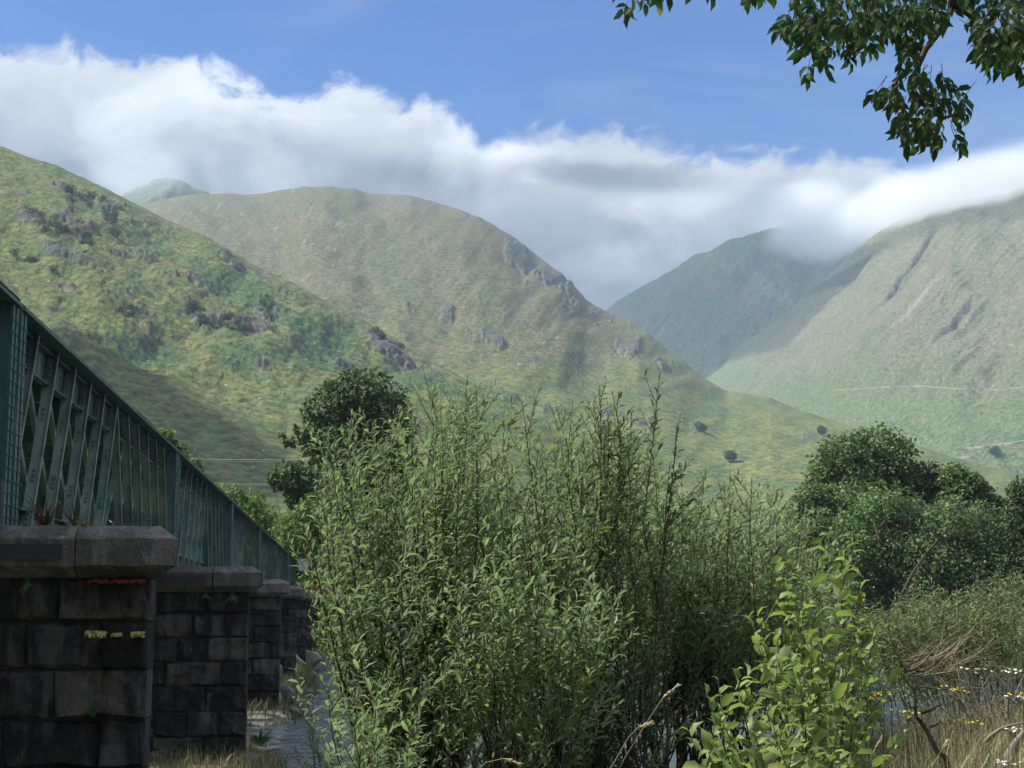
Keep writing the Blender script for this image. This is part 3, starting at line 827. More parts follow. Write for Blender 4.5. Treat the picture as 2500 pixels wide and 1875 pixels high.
def pier(k, label):
    p = empty('stone_pier', BP(S0 + DS * k, 0, 0), BROT, label=label, cat='bridge pier', group='stone piers of the railway bridge')
    ztop = 0.225; rg = np.random.default_rng(50 + k)
    core = MB(); core.box((0, PW + PLEN / 2, (ztop - 2.9) / 2), (1.55, PLEN - 0.10, ztop + 2.9)); core.v = [(a, b + 0.19 * (a + 0.7), c) for a, b, c in core.v]; core.build('core', M['mortar'], p)
    z = ztop
    for ri, h in enumerate(ROWS):
        zc = z - h / 2
        # front face, stones along y
        y = PW; first = True
        while y < PW + PLEN - 0.01:
            wd = float(rg.uniform(0.46, 0.92))
            if first: wd = (0.42 if (ri % 2) else 0.72) + rg.uniform(-.05, .05)
            if y + wd > PW + PLEN - 0.35: wd = PW + PLEN - y
            o = link('stone', STONES[rg.integers(12)], None, p)
            dp = 0.42 + rg.uniform(-.012, .012); flip = rg.integers(2)
            o.location = (-0.80 + dp / 2, y + wd / 2, zc); o.scale = (dp, (wd - 0.018) * (1 if flip else 1), h - 0.016)
            if flip: o.rotation_euler = (math.pi, 0, 0)
            y += wd; first = False
        # near end face, stones along x, face towards -y
        x = -0.80 + 0.425
        segs = [0.60, 0.575] if ri % 2 else [0.42, 0.755]
        for q in segs:
            o = link('stone', STONES[rg.integers(12)], None, p)
            dp = 0.30; o.rotation_euler = (0, 0, math.pi / 2 + 0.188); o.location = (x + q / 2, PW + dp / 2 + 0.19 * (x + q / 2 + 0.8), zc); o.scale = (dp, q - 0.018, h - 0.016)
            x += q
        z -= h
    # plinth
    pl = MB(); pl.box((0, PW + PLEN / 2 - .05, z - 0.25), (2.0, PLEN + 0.3, 0.5)); o = pl.build('plinth', M['stone'], p)
    e = PW - 0.24
    ys = [e, e + 0.84, e + 2.35, e + 3.9, e + 5.1, e + 6.2, PW + PLEN + 0.24]
    for i in range(6):
        c = coping('coping_stone', ys[i] + (0.006 if i else 0), ys[i + 1] - (0.006 if i < 5 else 0), p, end=(i == 0), endb=(i == 5), seed=k * 7 + i)
        c.location = (0, 0, ztop + 0.003); c.rotation_euler = (0, 0, rg.normal(0, .002))
    tp = MB(); tp.box((-1.035, e + 2.5, ztop + 0.215), (0.035, 3.1, 0.125)); t_ = tp.build('tie_plate', M['plate'], p)
    for yy in (e + 1.7,):
        b = MB(); b.tube([(-1.05, yy, ztop + .215), (-1.085, yy, ztop + .215)], 0.028, 6); b.build('bolt', M['plate'], t_)
    return p


PIERS = [pier(0, 'nearest stone bridge pier at the left edge with red paint and yellow marks'),
         pier(1, 'second stone bridge pier, standing full height in view on the grassy bank'),
         pier(2, 'third stone bridge pier, across the narrow channel'),
         pier(3, 'fourth stone bridge pier with a small pale patch on its wall'),
         pier(4, 'fifth stone bridge pier, mostly hidden behind the fourth'),
         pier(5, 'farthest stone bridge pier, almost hidden behind the others')]


def daub(name, mat, y0, y1, z0, z1, seed, parent, x=-0.925, gap=None):
    """uneven coloured film lying on the stone"""
    n = 22; rg = np.random.default_rng(seed); vs = []; fs = []
    for i in range(n + 1):
        t = i / n; y = y0 + (y1 - y0) * t
        a = z0 + rg.uniform(0, 0.7) ** 1.5 * (z1 - z0); b = z1 - rg.uniform(0, 0.5) ** 1.5 * (z1 - z0)
        if gap and any(g0 < t < g1 for g0, g1 in gap): b = a + 0.002
        for xx in (x, x + 0.10): vs += [(xx, y, a), (xx, y, b)]
    for i in range(n):
        q = i * 4; r_ = q + 4
        fs += [(q, q + 1, r_ + 1, r_), (q + 1, q + 3, r_ + 3, r_ + 1), (q, r_, r_ + 2, q + 2)]
    me = bpy.data.meshes.new(name); me.from_pydata(vs, [], fs); me.update(); return link(name, me, mat, parent)


# ------------------------------------------------------------------ railway bridge: lattice spans
H0, H1 = 0.672, 2.71
HG = H1 - H0


def rivet(mb, p, n=(0, -1, 0), r=0.014):
    p = Vector(p); n = Vector(n); a = n.orthogonal().normalized(); b = n.cross(a)
    ring = [p + (a * math.cos(t) + b * math.sin(t)) * r for t in [k * math.pi / 3 for k in range(6)]]
    mb.add(ring + [p + n * r * 0.9], [(k, (k + 1) % 6, 6) for k in range(6)])


LEN = DS - 0.10; PAN = (LEN - 0.5) / 12


def truss_meshes():
    """meshes of one truss, local: x along the span, -y outwards, z up from the bearing"""
    g = MB()
    g.box((LEN / 2, -0.04, HG - 0.015), (LEN, 0.40, 0.03)); g.box((LEN / 2, -0.04, 0.015), (LEN, 0.34, 0.03))
    g.box((LEN / 2, 0.02, HG - 0.03 - 0.19), (LEN - .5, 0.02, 0.38)); g.box((LEN / 2, 0.02, 0.03 + 0.11), (LEN - .5, 0.02, 0.22))
    g.box((LEN / 2, -0.03, HG - 0.075), (LEN - .5, 0.08, 0.012)); g.box((LEN / 2, -0.035, HG - 0.052), (LEN - .5, 0.012, 0.044))
    g.box((LEN / 2, -0.03, HG - 0.41), (LEN - .5, 0.07, 0.012)); g.box((LEN / 2, -0.03, 0.255), (LEN - .5, 0.07, 0.012))
    for x in (0.0, LEN):                                                                   # end posts
        sg = 1 if x == 0 else -1
        g.box((x + sg * 0.125, 0.0, HG / 2), (0.25, 0.03, HG - .06)); g.box((x + sg * 0.008, -0.105, HG / 2), (0.016, 0.18, HG - .06))
        g.box((x + sg * 0.242, -0.105, HG / 2), (0.016, 0.18, HG - .06)); g.box((x + sg * 0.05, -0.2, HG / 2), (0.08, 0.014, HG - .06)); g.box((x + sg * 0.2, -0.2, HG / 2), (0.08, 0.014, HG - .06))
    g.box((0.2, -0.04, -0.02), (0.45, 0.42, 0.04)); g.box((LEN - 0.2, -0.04, -0.02), (0.45, 0.42, 0.04))
    def brace(sgn):
        d = MB(); a = (0, 0, 0.03); b = (sgn * PAN, 0, HG - 0.04); sd = (0, -1, 0)
        a1, b1 = Vector(a) + Vector((0, -0.055, 0)), Vector(b) + Vector((0, -0.055, 0))
        d.bar(a1, b1, 0.014, 0.115, sd)
        dirn = (b1 - a1).normalized(); u = dirn.cross(Vector(sd)).normalized()
        d.bar(Vector(a) + Vector((0, -0.002, 0)) + u * .055, Vector(b) + Vector((0, -0.002, 0)) + u * .055, 0.10, 0.014, sd)
        d.bar(Vector(a) + Vector((0, -0.112, 0)) - u * .02, Vector(b) + Vector((0, -0.112, 0)) - u * .02, 0.035, 0.012, sd)
        Lb = (b1 - a1).length
        for f0 in (0.05, 0.28, 0.62, 0.86):
            for q in range(3):
                pp = a1 + dirn * (Lb * f0 + q * 0.06)
                d.box(pp + Vector((-sgn * 0.0, -0.0, 0)) - u * 0.018, (0.03, 0.03, 0.03))
                rivet(d, pp + u * .055 + Vector((0, .043, 0)), (0, -1, 0), 0.016)
        rivet(d, a1 + dirn * Lb * 0.5 + Vector((-0.008, -0.03, 0)), (-1, 0, 0), 0.02)
        return d.mesh('diagonal_brace')
    def counter(sgn):
        d = MB(); d.bar((0, 0.05, 0.1), (sgn * PAN * 2, 0.05, HG - 0.1), 0.08, 0.012, (0, -1, 0)); d.bar((sgn * -0.04, 0.08, 0.1), (sgn * (PAN * 2 - .04), 0.08, HG - 0.1), 0.012, 0.06, (0, -1, 0))
        return d.mesh('counter_brace')
    rv = MB()
    for k in range(int(HG / 0.11) - 1):
        for x in (0.05, 0.2, LEN - 0.05, LEN - 0.2): rivet(rv, (x, -0.207, 0.1 + k * 0.11), (0, -1, 0), 0.023)
        for y in (-0.06, -0.15): rivet(rv, (0.0, y, 0.1 + k * 0.11), (-1, 0, 0), 0.023)
    for k in range(int(LEN / 0.1)):
        rivet(rv, (0.3 + k * 0.1 * (LEN - .6) / LEN, -0.0415, HG - 0.055), (0, -1, 0), 0.011)
    for k in range(24):
        for zz in (HG - 0.20, HG - 0.34): rivet(rv, (0.5 + (k // 2) * PAN + (k % 2) * .1 + PAN * .4, 0.01, zz), (0, -1, 0), 0.016)
    return g.mesh('truss_girder'), (brace(1), brace(-1)), (counter(1), counter(-1)), rv.mesh('rivets')


GM, BM_, CM_, RM = truss_meshes()
for q in (GM, RM): q.materials.append(M['paint'])
for q in (*BM_, *CM_): q.materials.append(M['paint_skylit'])


def span(k, label):
    s0 = S0 + DS * k + 0.05
    e = empty('bridge_span', BP(s0, LT, H0), BROT, label=label, cat='bridge span', group='green lattice spans of the railway bridge')
    for side, y in ((0, 0.0), (1, 2.2)):
        g = link('truss_girder', GM, None, e); g.location = (0, y, 0)
        if side: g.scale = (1, -1, 1)
        for i in range(6):
            o = link('diagonal_brace', BM_[0], None, g); o.location = (0.25 + i * PAN, 0, 0)
            o = link('diagonal_brace', BM_[1], None, g); o.location = (LEN - 0.25 - i * PAN, 0, 0)
        for i in range(5):
            o = link('counter_brace', CM_[1], None, g); o.location = (0.25 + (i + 2) * PAN, 0, 0)
            o = link('counter_brace', CM_[0], None, g); o.location = (LEN - 0.25 - (i + 2) * PAN, 0, 0)
        if k < 2 and side == 0: tag(link('rivets', RM, None, g), kind='stuff')
    for i in range(0, 13, 2):                                   # cross frames between the trusses
        cf_ = MB()
        x = 0.25 + i * PAN
        cf_.bar((x, 0.1, 0.15), (x, 2.1, HG - 0.5), 0.07, 0.012, (1, 0, 0)); cf_.bar((x + .02, 2.1, 0.15), (x + .02, 0.1, HG - 0.5), 0.07, 0.012, (1, 0, 0))
        cf_.box((x, 1.1, 0.12), (0.09, 2.1, 0.10))
        cf_.box((x + .01, 1.1, HG * .52), (0.012, 0.34, 0.26))
        cf_.box((x, 1.1, HG - 0.42), (0.10, 2.1, 0.30))
        if i < 12: cf_.box((x + PAN * .5 + .1, 0.22, 0.35), (0.012, 0.30, 0.42))
        cf_.build('cross_frame', M['paint'], e)
    dk = MB(); dk.box((LEN / 2, 1.1, HG - 0.16), (LEN, 1.9, 0.20)); d = dk.build('deck', M['wood'], e)
    rl = MB()
    for y in (0.4, 1.8): rl.box((LEN / 2, y, HG - 0.01), (LEN, 0.07, 0.10))
    rl.build('rail', M['plate'], d)
    ed = MB(); rg = np.random.default_rng(k + 300); x = 0.02                 # uneven timber kerb on the top flange
    while x < LEN - 0.3:
        ln = rg.uniform(0.8, 2.4); ln = min(ln, LEN - x)
        ed.box((x + ln / 2, -0.12 + rg.uniform(-.02, .02), HG + 0.02 + rg.uniform(0, .012)), (ln - .02, 0.16, 0.036 + rg.uniform(0, .02))); x += ln
    ed.build('kerb_board', M['wood'], e)
    return e


span(-1, 'nearest green lattice bridge span, cut off by the left edge of the photo')
span(0, 'second green lattice bridge span, between the first and second piers')
span(1, 'third green lattice bridge span, between the second and third piers')
span(2, 'fourth green lattice bridge span, between the third and fourth piers')
span(3, 'fifth green lattice bridge span, beyond the fourth pier')
span(4, 'sixth green lattice bridge span, small in the distance')
span(5, 'farthest green lattice bridge span, ending at the far abutment')
daub('red_paint_mark', M['red'], PW + 0.02, PW + 0.50, 0.175, 0.222, 3, PIERS[0], gap=[(0.60, 0.66)])
daub('yellow_mark', M['yellow'], PW + 0.02, PW + 0.13, -0.27, -0.215, 5, PIERS[0], x=-0.955)  # three short patchy yellow strips laid on the pier front
daub('yellow_mark', M['yellow'], PW + 0.20, PW + 0.29, -0.262, -0.225, 6, PIERS[0], x=-0.965)
daub('yellow_mark', M['yellow'], PW + 0.33, PW + 0.50, -0.272, -0.205, 8, PIERS[0], x=-0.965)
ws = MB(); ws.box((0, 0, 0), (0.30, 0.35, 0.02)); o = ws.build('bearing_strip', M['pale']); o.location = BP(S0 - 0.02, LT + .04, H1 + 0.045); o.rotation_euler = (0, 0, BROT)
tag(o, 'small white strip on top of the joint between the two nearest bridge spans', 'strip')

ab = empty('bridge_abutment', BP(S0 + DS * 6, 0, 0), BROT, label='far stone bridge abutment with a brick parapet among the trees', cat='abutment')
m_ = MB(); m_.box((3.4, 4.2, -1.15), (6, 6.2, 3.3)); m_.build('wall', M['stone'], ab)
m_ = MB(); m_.box((0.6, 1.55, 0.95), (0.5, 0.9, 0.9)); m_.build('parapet', M['brick'], ab)
m_ = MB(); m_.box((1.2, 3.2, 0.52), (2.5, 3.6, 0.06)); m_.build('coping', M['cap'], ab)
sb = empty('sign_board', BP(S0 + DS * 5.98, 2.55, 0), BROT, label='pale grey board standing at the far end of the bridge', cat='sign board')
m_ = MB(); m_.box((0, 0, 2.45), (0.05, 0.62, 0.75)); m_.build('board', M['pale'], sb)
m_ = MB(); m_.box((0.06, 0, 1.5), (0.07, 0.07, 2.2)); m_.build('post', M['bark_grey'], sb)

# ------------------------------------------------------------------ foliage tools

def tpl_leaf(w=0.26, wide=0.45, fold=0.10, curl=0.10, segs=2):
    """leaf template: x along the length 0..1, y across, z up; triangles"""
    if segs == 1:
        v = [(0, 0, 0), (wide, w / 2, fold * w), (wide, -w / 2, fold * w), (wide, 0, 0.0), (1, 0, -curl)]
        f = [(0, 3, 1), (0, 2, 3), (3, 4, 1), (2, 4, 3)]
    else:
        a, b = wide * 0.55, wide + (1 - wide) * 0.42
        v = [(0, 0, 0), (a, 0, curl * .3), (b, 0, curl * 0.2), (1, 0, -curl), (a, w * .46, fold * w + curl * .3), (b, w * .42, fold * w + curl * .2), (a, -w * .46, fold * w + curl * .3), (b, -w * .42, fold * w + curl * .2)]
        f = [(0, 1, 4), (1, 2, 5), (1, 5, 4), (2, 3, 5), (0, 6, 1), (1, 7, 2), (1, 6, 7), (2, 7, 3)]
    return np.array(v, float), np.array(f, int)


def unit(a): return a / np.maximum(np.linalg.norm(a, axis=-1, keepdims=True), 1e-9)


def frames(d, n):
    d = unit(d); s_ = unit(np.cross(n, d)); n = np.cross(d, s_)
    return np.stack([d, s_, n], -1)                       # columns


def scatter(name, tpl, pos, d, n, size, colr, mat, parent=None):
    v, f = tpl; Fm = frames(d, n)
    V = np.einsum('kij,vj->kvi', Fm, v) * size[:, None, None] + pos[:, None, :]
    k = len(v); Fs = (f[None] + (np.arange(len(pos)) * k)[:, None, None]).reshape(-1, 3)
    me = np_mesh(name, V.reshape(-1, 3), Fs, {'col': np.repeat(colr, k, axis=0)})
    return link(name, me, mat, parent, smooth=True)


def leaf_vars(tpl, mat, n=6, seed=0, yellow=0.05):
    rg = np.random.default_rng(seed); out = []
    for i in range(n):
        c = np.array([[rg.random() ** 1.2, (rg.random() < yellow) * rg.random(), 0.0]])
        me = np_mesh('leaf', tpl[0], tpl[1], {'col': np.repeat(c, len(tpl[0]), 0)}); me.materials.append(mat); me.shade_smooth(); out.append(me)
    return out


def leaves(tpl, pos, d, n, size, mat, parent, keep=300, seed=0, yellow=0.04, name='leaf', light=0.0):
    """the leaves that show largest become parts of their own, the rest one mesh"""
    rg = np.random.default_rng(seed + 900)
    pos = np.asarray(pos); d = np.asarray(d); n = np.asarray(n); size = np.asarray(size)
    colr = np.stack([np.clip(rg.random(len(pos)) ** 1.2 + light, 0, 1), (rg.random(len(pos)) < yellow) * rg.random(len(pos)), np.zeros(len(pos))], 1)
    if keep:
        inv = np.linalg.norm(pos, axis=1) / size + rg.random(len(pos)) * 3
        px = pos[:, 0] / pos[:, 1] * 3690 + 1250
        py = 1478 - pos[:, 2] / pos[:, 1] * 3690
        inv[(px < 0) | (px > 2500) | (py > 1875) | (py < -5)] += 1e5
        order = np.argsort(inv); big, rest = order[:keep], order[keep:]
        var = leaf_vars(tpl, mat, 7, seed, yellow); Fm = frames(d, n)
        for i in big:
            o = bpy.data.objects.new(name, var[rg.integers(7)]); COL.objects.link(o); o.parent = parent
            m4 = np.eye(4); m4[:3, :3] = Fm[i] * size[i]; m4[:3, 3] = pos[i]
            o.matrix_local = Matrix(m4.tolist())
    else: rest = np.arange(len(pos))
    if len(rest):
        o = scatter('foliage', tpl, pos[rest], d[rest], n[rest], size[rest], colr[rest], mat, parent); tag(o, kind='stuff')


def path(B, T, k=12, jit=0.02, bow=0.35, rg=None):
    """stem that starts at B, spreads, then turns upwards to T"""
    B = np.array(B); T = np.array(T); C = B + (T - B) * np.array([0.62, 0.62, 0.42]); C[:2] = B[:2] + (T[:2] - B[:2]) * (0.5 + bow)
    t = np.linspace(0, 1, k)[:, None]
    p = (1 - t) ** 2 * B + 2 * t * (1 - t) * C + t * t * T
    L = np.linalg.norm(T - B)
    w_ = rg.normal(0, jit * L, (k, 3)); w_[0] = 0; w_[-1] = 0
    w_ = (w_ + np.roll(w_, 1, 0) + np.roll(w_, -1, 0)) / 3; w_[0] = 0
    return p + w_


def shrub(name, label, cat, base, tips, mat, tpl, leaf, seed, spacing=0.024, twigs=9, twl=(0.18, 0.5), t0=0.3, r0=0.014, keep=300, wind=(0.25, 0.05, 0.1),
          spread=0.62, droop=0.0, stemmat='bark', group=None, yellow=0.04, light=0.0, bow=0.2, up=0.85, bs=0.12):
    rg = np.random.default_rng(seed)
    e = empty(name, (0, 0, 0), 0, label=label, cat=cat)
    if group: e['group'] = group
    tw = MB(); LP, LD, LN, LS = [], [], [], []
    for T in tips:
        b = np.array(base) + np.append(rg.normal(0, bs, 2), -0.1)
        p = path(b, T, 12, 0.018, bow, rg); L = np.linalg.norm(p[-1] - p[0])
        rr = np.linspace(r0 * (0.5 + 0.25 * L), 0.0022, 12)
        st = MB(); st.tube(p.tolist(), rr.tolist(), 5); st.build('stem', M[stemmat], e, True)
        segs = [(p[-5:], 1.0)]
        nt = int(twigs * L / 2.0 * rg.uniform(0.8, 1.25)) + 1
        for j in range(nt):
            t = t0 + (0.97 - t0) * (j + rg.random()) / nt; q = t * 11; i = int(q); a = p[i] + (p[min(i + 1, 11)] - p[i]) * (q - i)
            ang = rg.random() * 2 * math.pi
            dr = np.array([math.cos(ang) * spread, math.sin(ang) * spread, up - droop * 0.8]) + np.array(wind) * 0.6
            dr /= np.linalg.norm(dr); ln = rg.uniform(*twl) * (1.15 - 0.55 * t)
            tt = np.linspace(0, 1, 5)[:, None]
            pts = a + dr * ln * tt + np.array([wind[0] * 0.15, 0, 0.18 - droop * 0.5]) * ln * tt ** 2
            tw.tube(pts.tolist(), [0.0035, 0.003, 0.0025, 0.002, 0.0012], 3); segs.append((pts, 0.95))
        for pts, sc in segs:
            Ls = np.linalg.norm(np.diff(pts, axis=0), axis=1).sum(); nl = max(3, int(Ls / spacing)); ts = np.linspace(0.06, 1.0, nl) * (len(pts) - 1)
            i = np.minimum(ts.astype(int), len(pts) - 2); a = pts[i] + (pts[i + 1] - pts[i]) * (ts - i)[:, None]
            td = unit(pts[i + 1] - pts[i]); ph = np.arange(nl) * 2.4 + rg.random() * 6
            perp = unit(np.cross(td, np.array([0.3, 0.2, 1.0]))); per2 = np.cross(td, perp)
            side = perp * np.cos(ph)[:, None] + per2 * np.sin(ph)[:, None]
            op = np.linspace(1.1, 0.45, nl)[:, None]                       # leaves close up towards the tip
            wsw = np.append(rg.normal(0, .22, 2), rg.normal(0, .12)); d = unit(td * 0.6 + wsw + side * op + np.array(wind) + rg.normal(0, 0.16, (nl, 3)) - np.array([0, 0, droop]))
            nrm = unit(-side * 0.6 + td * 0.8 + rg.normal(0, 0.35, (nl, 3)) + np.array([0, 0, 0.25]))
            LP.append(a); LD.append(d); LN.append(nrm); LS.append(leaf * rg.uniform(0.5, 1.15, nl) * (1.0 - 0.35 * np.linspace(0, 1, nl) ** 4) * sc)
    if tw.v: tag(tw.build('twigs', M['twig'], e), kind='stuff')
    leaves(tpl, np.concatenate(LP), np.concatenate(LD), np.concatenate(LN), np.concatenate(LS), mat, e, keep, seed, yellow, light=light)
    return e


def tips_in(topline, n, ylow, Dr, seed, power=1.3, x0=None, x1=None):
    rg = np.random.default_rng(seed); xs = [q[0] for q in topline]; ys = [q[1] for q in topline]; out = []
    x0 = xs[0] if x0 is None else x0; x1 = xs[-1] if x1 is None else x1
    for i in range(n):
        x = x0 + (x1 - x0) * (i + rg.random()) / n; t = np.interp(x, xs, ys); y = t + (ylow - t) * rg.random() ** power
        out.append(tuple(P(x, y, rg.uniform(*Dr))))
    return out


def ground_at(px, D):
    p = P(px, 1478, D); return (p.x, p.y, gz(p.x, p.y))


W_T = tpl_leaf(0.27, 0.5, 0.22, 0.08, 1)
W_B = tpl_leaf(0.27, 0.5, 0.22, 0.12, 2)
B_T = tpl_leaf(0.52, 0.45, 0.16, 0.22, 2)
N_T = tpl_leaf(0.15, 0.4, 0.2, 0.1, 1)
C_T = tpl_leaf(0.75, 0.5, 0.12, 0.15, 1)

# ------------------------------------------------------------------ trees beyond the river

def tree(label, base, lumps_, D, leaf, n, mat, seed, cat='tree', name='tree', thr=-0.25, trunk_r=0.18, depth=0.8, freq=0.9, bark='bark', group=None, light=0.0, limbs=2, flat=False):
    rg = np.random.default_rng(seed)
    e = empty(name, base, 0, label=label, cat=cat)
    if group: e['group'] = group
    b = np.array(base); k = D / 3690
    C = [(np.array(P(px, py, D + rg.uniform(-1, 1) * rx * k * 0.5)), np.array([rx * k, rx * k * depth, ry * k])) for px, py, rx, ry in lumps_]
    areas = np.array([c[1][0] * c[1][2] for c in C]); cnt = (n * areas / areas.sum()).astype(int)
    ps, ds = [], []
    for (c, r_), m_ in zip(C, cnt):
        m_ = int(m_ * 1.7)
        u = unit(rg.normal(0, 1, (m_, 3))); rad = 1 - 0.55 * rg.random(m_) ** 1.9
        u0 = u.copy(); lump = 1 + 0.55 * fbm(u[:, 0] * 2.1 + seed, u[:, 2] * 2.1 + u[:, 1] * 1.7, 5, seed, 0.6)
        p = c + u * (rad * lump)[:, None] * r_
        f_ = freq * 3690 / D / 40
        nz = fbm(p[:, 0] * f_ + p[:, 1] * f_ * .6, p[:, 2] * f_ * 1.3 - p[:, 1] * f_ * .5, 4, seed + 3, 0.6)
        ok = nz > thr; ok &= p[:, 2] > b[2] + 0.1
        p = p[ok][:int(m_ / 1.7)]; ps.append(p); ds.append(u0[ok][:int(m_ / 1.7)])
    p = np.concatenate(ps); u = np.concatenate(ds)
    d = unit(u * 0.6 + rg.normal(0, 0.7, p.shape) + np.array([0, 0, -0.15])); nr = unit(u + rg.normal(0, 0.5, p.shape) + np.array([0, 0, 0.5]))
    sz = leaf * rg.uniform(0.6, 1.25, len(p))
    cl = fbm(p[:, 0] * 0.9 + seed, p[:, 2] * 0.9 + p[:, 1] * .5, 3, seed + 5)
    colr = np.stack([np.clip(0.35 + 1.3 * cl + rg.normal(0, 0.22, len(p)) + light, 0, 1), (rg.random(len(p)) < 0.02) * 0.5, np.zeros(len(p))], 1)
    scatter('crown', C_T, p - b, d, nr, sz, colr, mat, e).update_tag()
    e.children[-1]['kind'] = 'stuff' if False else 'thing'
    del e.children[-1]['kind']
    tr = MB(); top = max((c[0] for c in C), key=lambda q: q[2]) - b
    mid = np.array([top[0] * 0.4, top[1] * 0.4, top[2] * 0.45])
    tr.tube([(0, 0, -0.2), tuple(mid * 0.5), tuple(mid), tuple(top)], [trunk_r, trunk_r * .85, trunk_r * .65, trunk_r * .2], 6)
    tr.build('trunk', M[bark], e, True)
    for c, r_ in C[:8]:
        for j in range(limbs):
            q = (c - b) + unit(rg.normal(0, 1, 3)) * r_ * 0.8
            li = MB(); s_ = mid * rg.uniform(0.6, 1.0)
            li.tube([tuple(s_), tuple(s_ + (q - s_) * 0.5 + np.array([0, 0, .3 * k])), tuple(q)], [trunk_r * .4, trunk_r * .25, trunk_r * .06], 4); li.build('branch', M[bark], e, True)
    return e


def bank(px, D): return ground_at(px, D)


tree('tall round dark green tree rising behind the left end of the willows', bank(865, 105),
     [(880, 965, 92, 66), (820, 1005, 76, 70), (945, 1020, 66, 80), (785, 1065, 52, 46), (722, 1068, 34, 24), (850, 1120, 100, 90), (900, 1220, 110, 100), (960, 1110, 60, 70)], 105, 0.34, 15000, M['darktree'], 1, trunk_r=.35, thr=-0.12)
tree('small dark glossy-leaved tree below the tall round tree', bank(720, 98),
     [(708, 1162, 46, 33), (745, 1182, 44, 42), (680, 1172, 24, 24), (720, 1215, 26, 26)], 98, 0.30, 2600, M['darktree'], 2, trunk_r=.14, thr=-0.1)
tree('pale green bush beside the far end of the bridge', bank(745, 95),
     [(775, 1250, 50, 46), (725, 1305, 58, 62), (690, 1370, 44, 50), (765, 1350, 60, 70), (790, 1440, 70, 60), (720, 1440, 34, 40)], 95, 0.24, 9000, M['litetree'], 3, trunk_r=.2, light=.15)
tree('green tree behind the bridge near its far end', bank(590, 112),
     [(556, 1222, 46, 40), (606, 1232, 40, 38), (640, 1290, 46, 50), (600, 1300, 60, 60), (560, 1330, 70, 70)], 112, 0.30, 6000, M['litetree'], 4, trunk_r=.25)
tree('small tree top showing above the middle of the bridge', bank(415, 80),
     [(402, 1078, 26, 32), (430, 1112, 32, 34), (470, 1145, 26, 24), (420, 1190, 80, 70), (330, 1240, 90, 90)], 80, 0.26, 6500, M['litetree'], 5, trunk_r=.25)
tree('leafy tree seen through the lattice of the nearer spans', bank(150, 55),
     [(130, 1260, 130, 110), (260, 1220, 90, 90), (40, 1180, 110, 100)], 55, 0.20, 5000, M['litetree'], 6, trunk_r=.2)
tree('tallest tree of the right group with a domed crown', bank(2110, 98),
     [(2062, 1112, 72, 58), (2142, 1090, 74, 52), (2100, 1160, 112, 60), (2200, 1118, 44, 50), (2010, 1160, 40, 40), (2190, 1190, 80, 60), (2100, 1240, 110, 70), (2040, 1330, 100, 80)], 98, 0.27, 15000, M['alder'], 7, trunk_r=.3, thr=-0.16, light=.12)
tree('thin brownish tree between the domed tree and its right neighbour', bank(2275, 99),
     [(2262, 1160, 46, 34), (2300, 1180, 44, 40), (2250, 1210, 50, 50)], 99, 0.22, 3000, M['hillbush'], 8, trunk_r=.15, thr=-0.05, bark='bark_grey')
tree('bushy tree right of the domed tree, sloping down to the right', bank(2345, 96),
     [(2332, 1168, 40, 36), (2372, 1190, 36, 34), (2400, 1225, 44, 44), (2350, 1240, 80, 60), (2440, 1270, 50, 50)], 96, 0.25, 7000, M['alder'], 9, trunk_r=.22, light=.1)
tree('low dark tree at the left end of the right group', bank(1985, 92),
     [(1990, 1215, 52, 34), (1955, 1250, 38, 34), (2040, 1240, 50, 42), (1990, 1290, 74, 50)], 92, 0.24, 6000, M['alder'], 10, trunk_r=.2)
tree('pale alder in front of the domed tree', bank(2165, 88),
     [(2165, 1235, 90, 40), (2120, 1275, 80, 45), (2215, 1270, 70, 48), (2090, 1330, 80, 60), (2190, 1350, 90, 70), (2130, 1420, 110, 80), (2060, 1470, 80, 70)], 88, 0.22, 15000, M['alder'], 11, trunk_r=.2, light=.22, thr=-.1, bark='bark_grey')
tree('broad dark green alder at the right over the river', bank(2360, 86),
     [(2330, 1280, 90, 60), (2400, 1300, 90, 70), (2300, 1350, 90, 70), (2390, 1390, 110, 70), (2290, 1430, 90, 60), (2450, 1370, 80, 80), (2360, 1480, 130, 70), (2470, 1470, 90, 80)], 86, 0.22, 19000, M['alder'], 12, trunk_r=.25, light=-.08)
tree('dark tree cut off by the right edge of the photo', bank(2510, 84),
     [(2492, 1205, 34, 42), (2500, 1270, 52, 60), (2520, 1350, 70, 90), (2480, 1420, 60, 60)], 84, 0.22, 7000, M['darktree'], 13, trunk_r=.25)
for i, (px, w_, top, lab) in enumerate([(860, 70, 1470, 'low bush on the far bank behind the left willow'), (1000, 90, 1500, 'low bush on the far bank behind the main willow trunk'),
        (1160, 90, 1480, 'far bank bush behind the middle of the willows'), (1330, 100, 1490, 'wide far bank bush behind the thickest willow leaves'), (1510, 90, 1500, 'far bank bush left of the dark willow stems'),
        (1700, 100, 1480, 'far bank bush behind the dark willow stems'), (1870, 90, 1460, 'far bank bush left of the right tree group'), (2060, 90, 1450, 'dark bush at the foot of the pale alder'), (2210, 80, 1480, 'dark bush under the broad alder')]):
    tree(lab, bank(px, 89), [(px - w_ * .4, top + 40, w_ * .6, 45), (px + w_ * .4, top + 30, w_ * .6, 50), (px, top + 70, w_, 40)], 89, 0.24, 3000, M['alder'], 40 + i, cat='bush', name='bank_bush', trunk_r=.08, limbs=1)

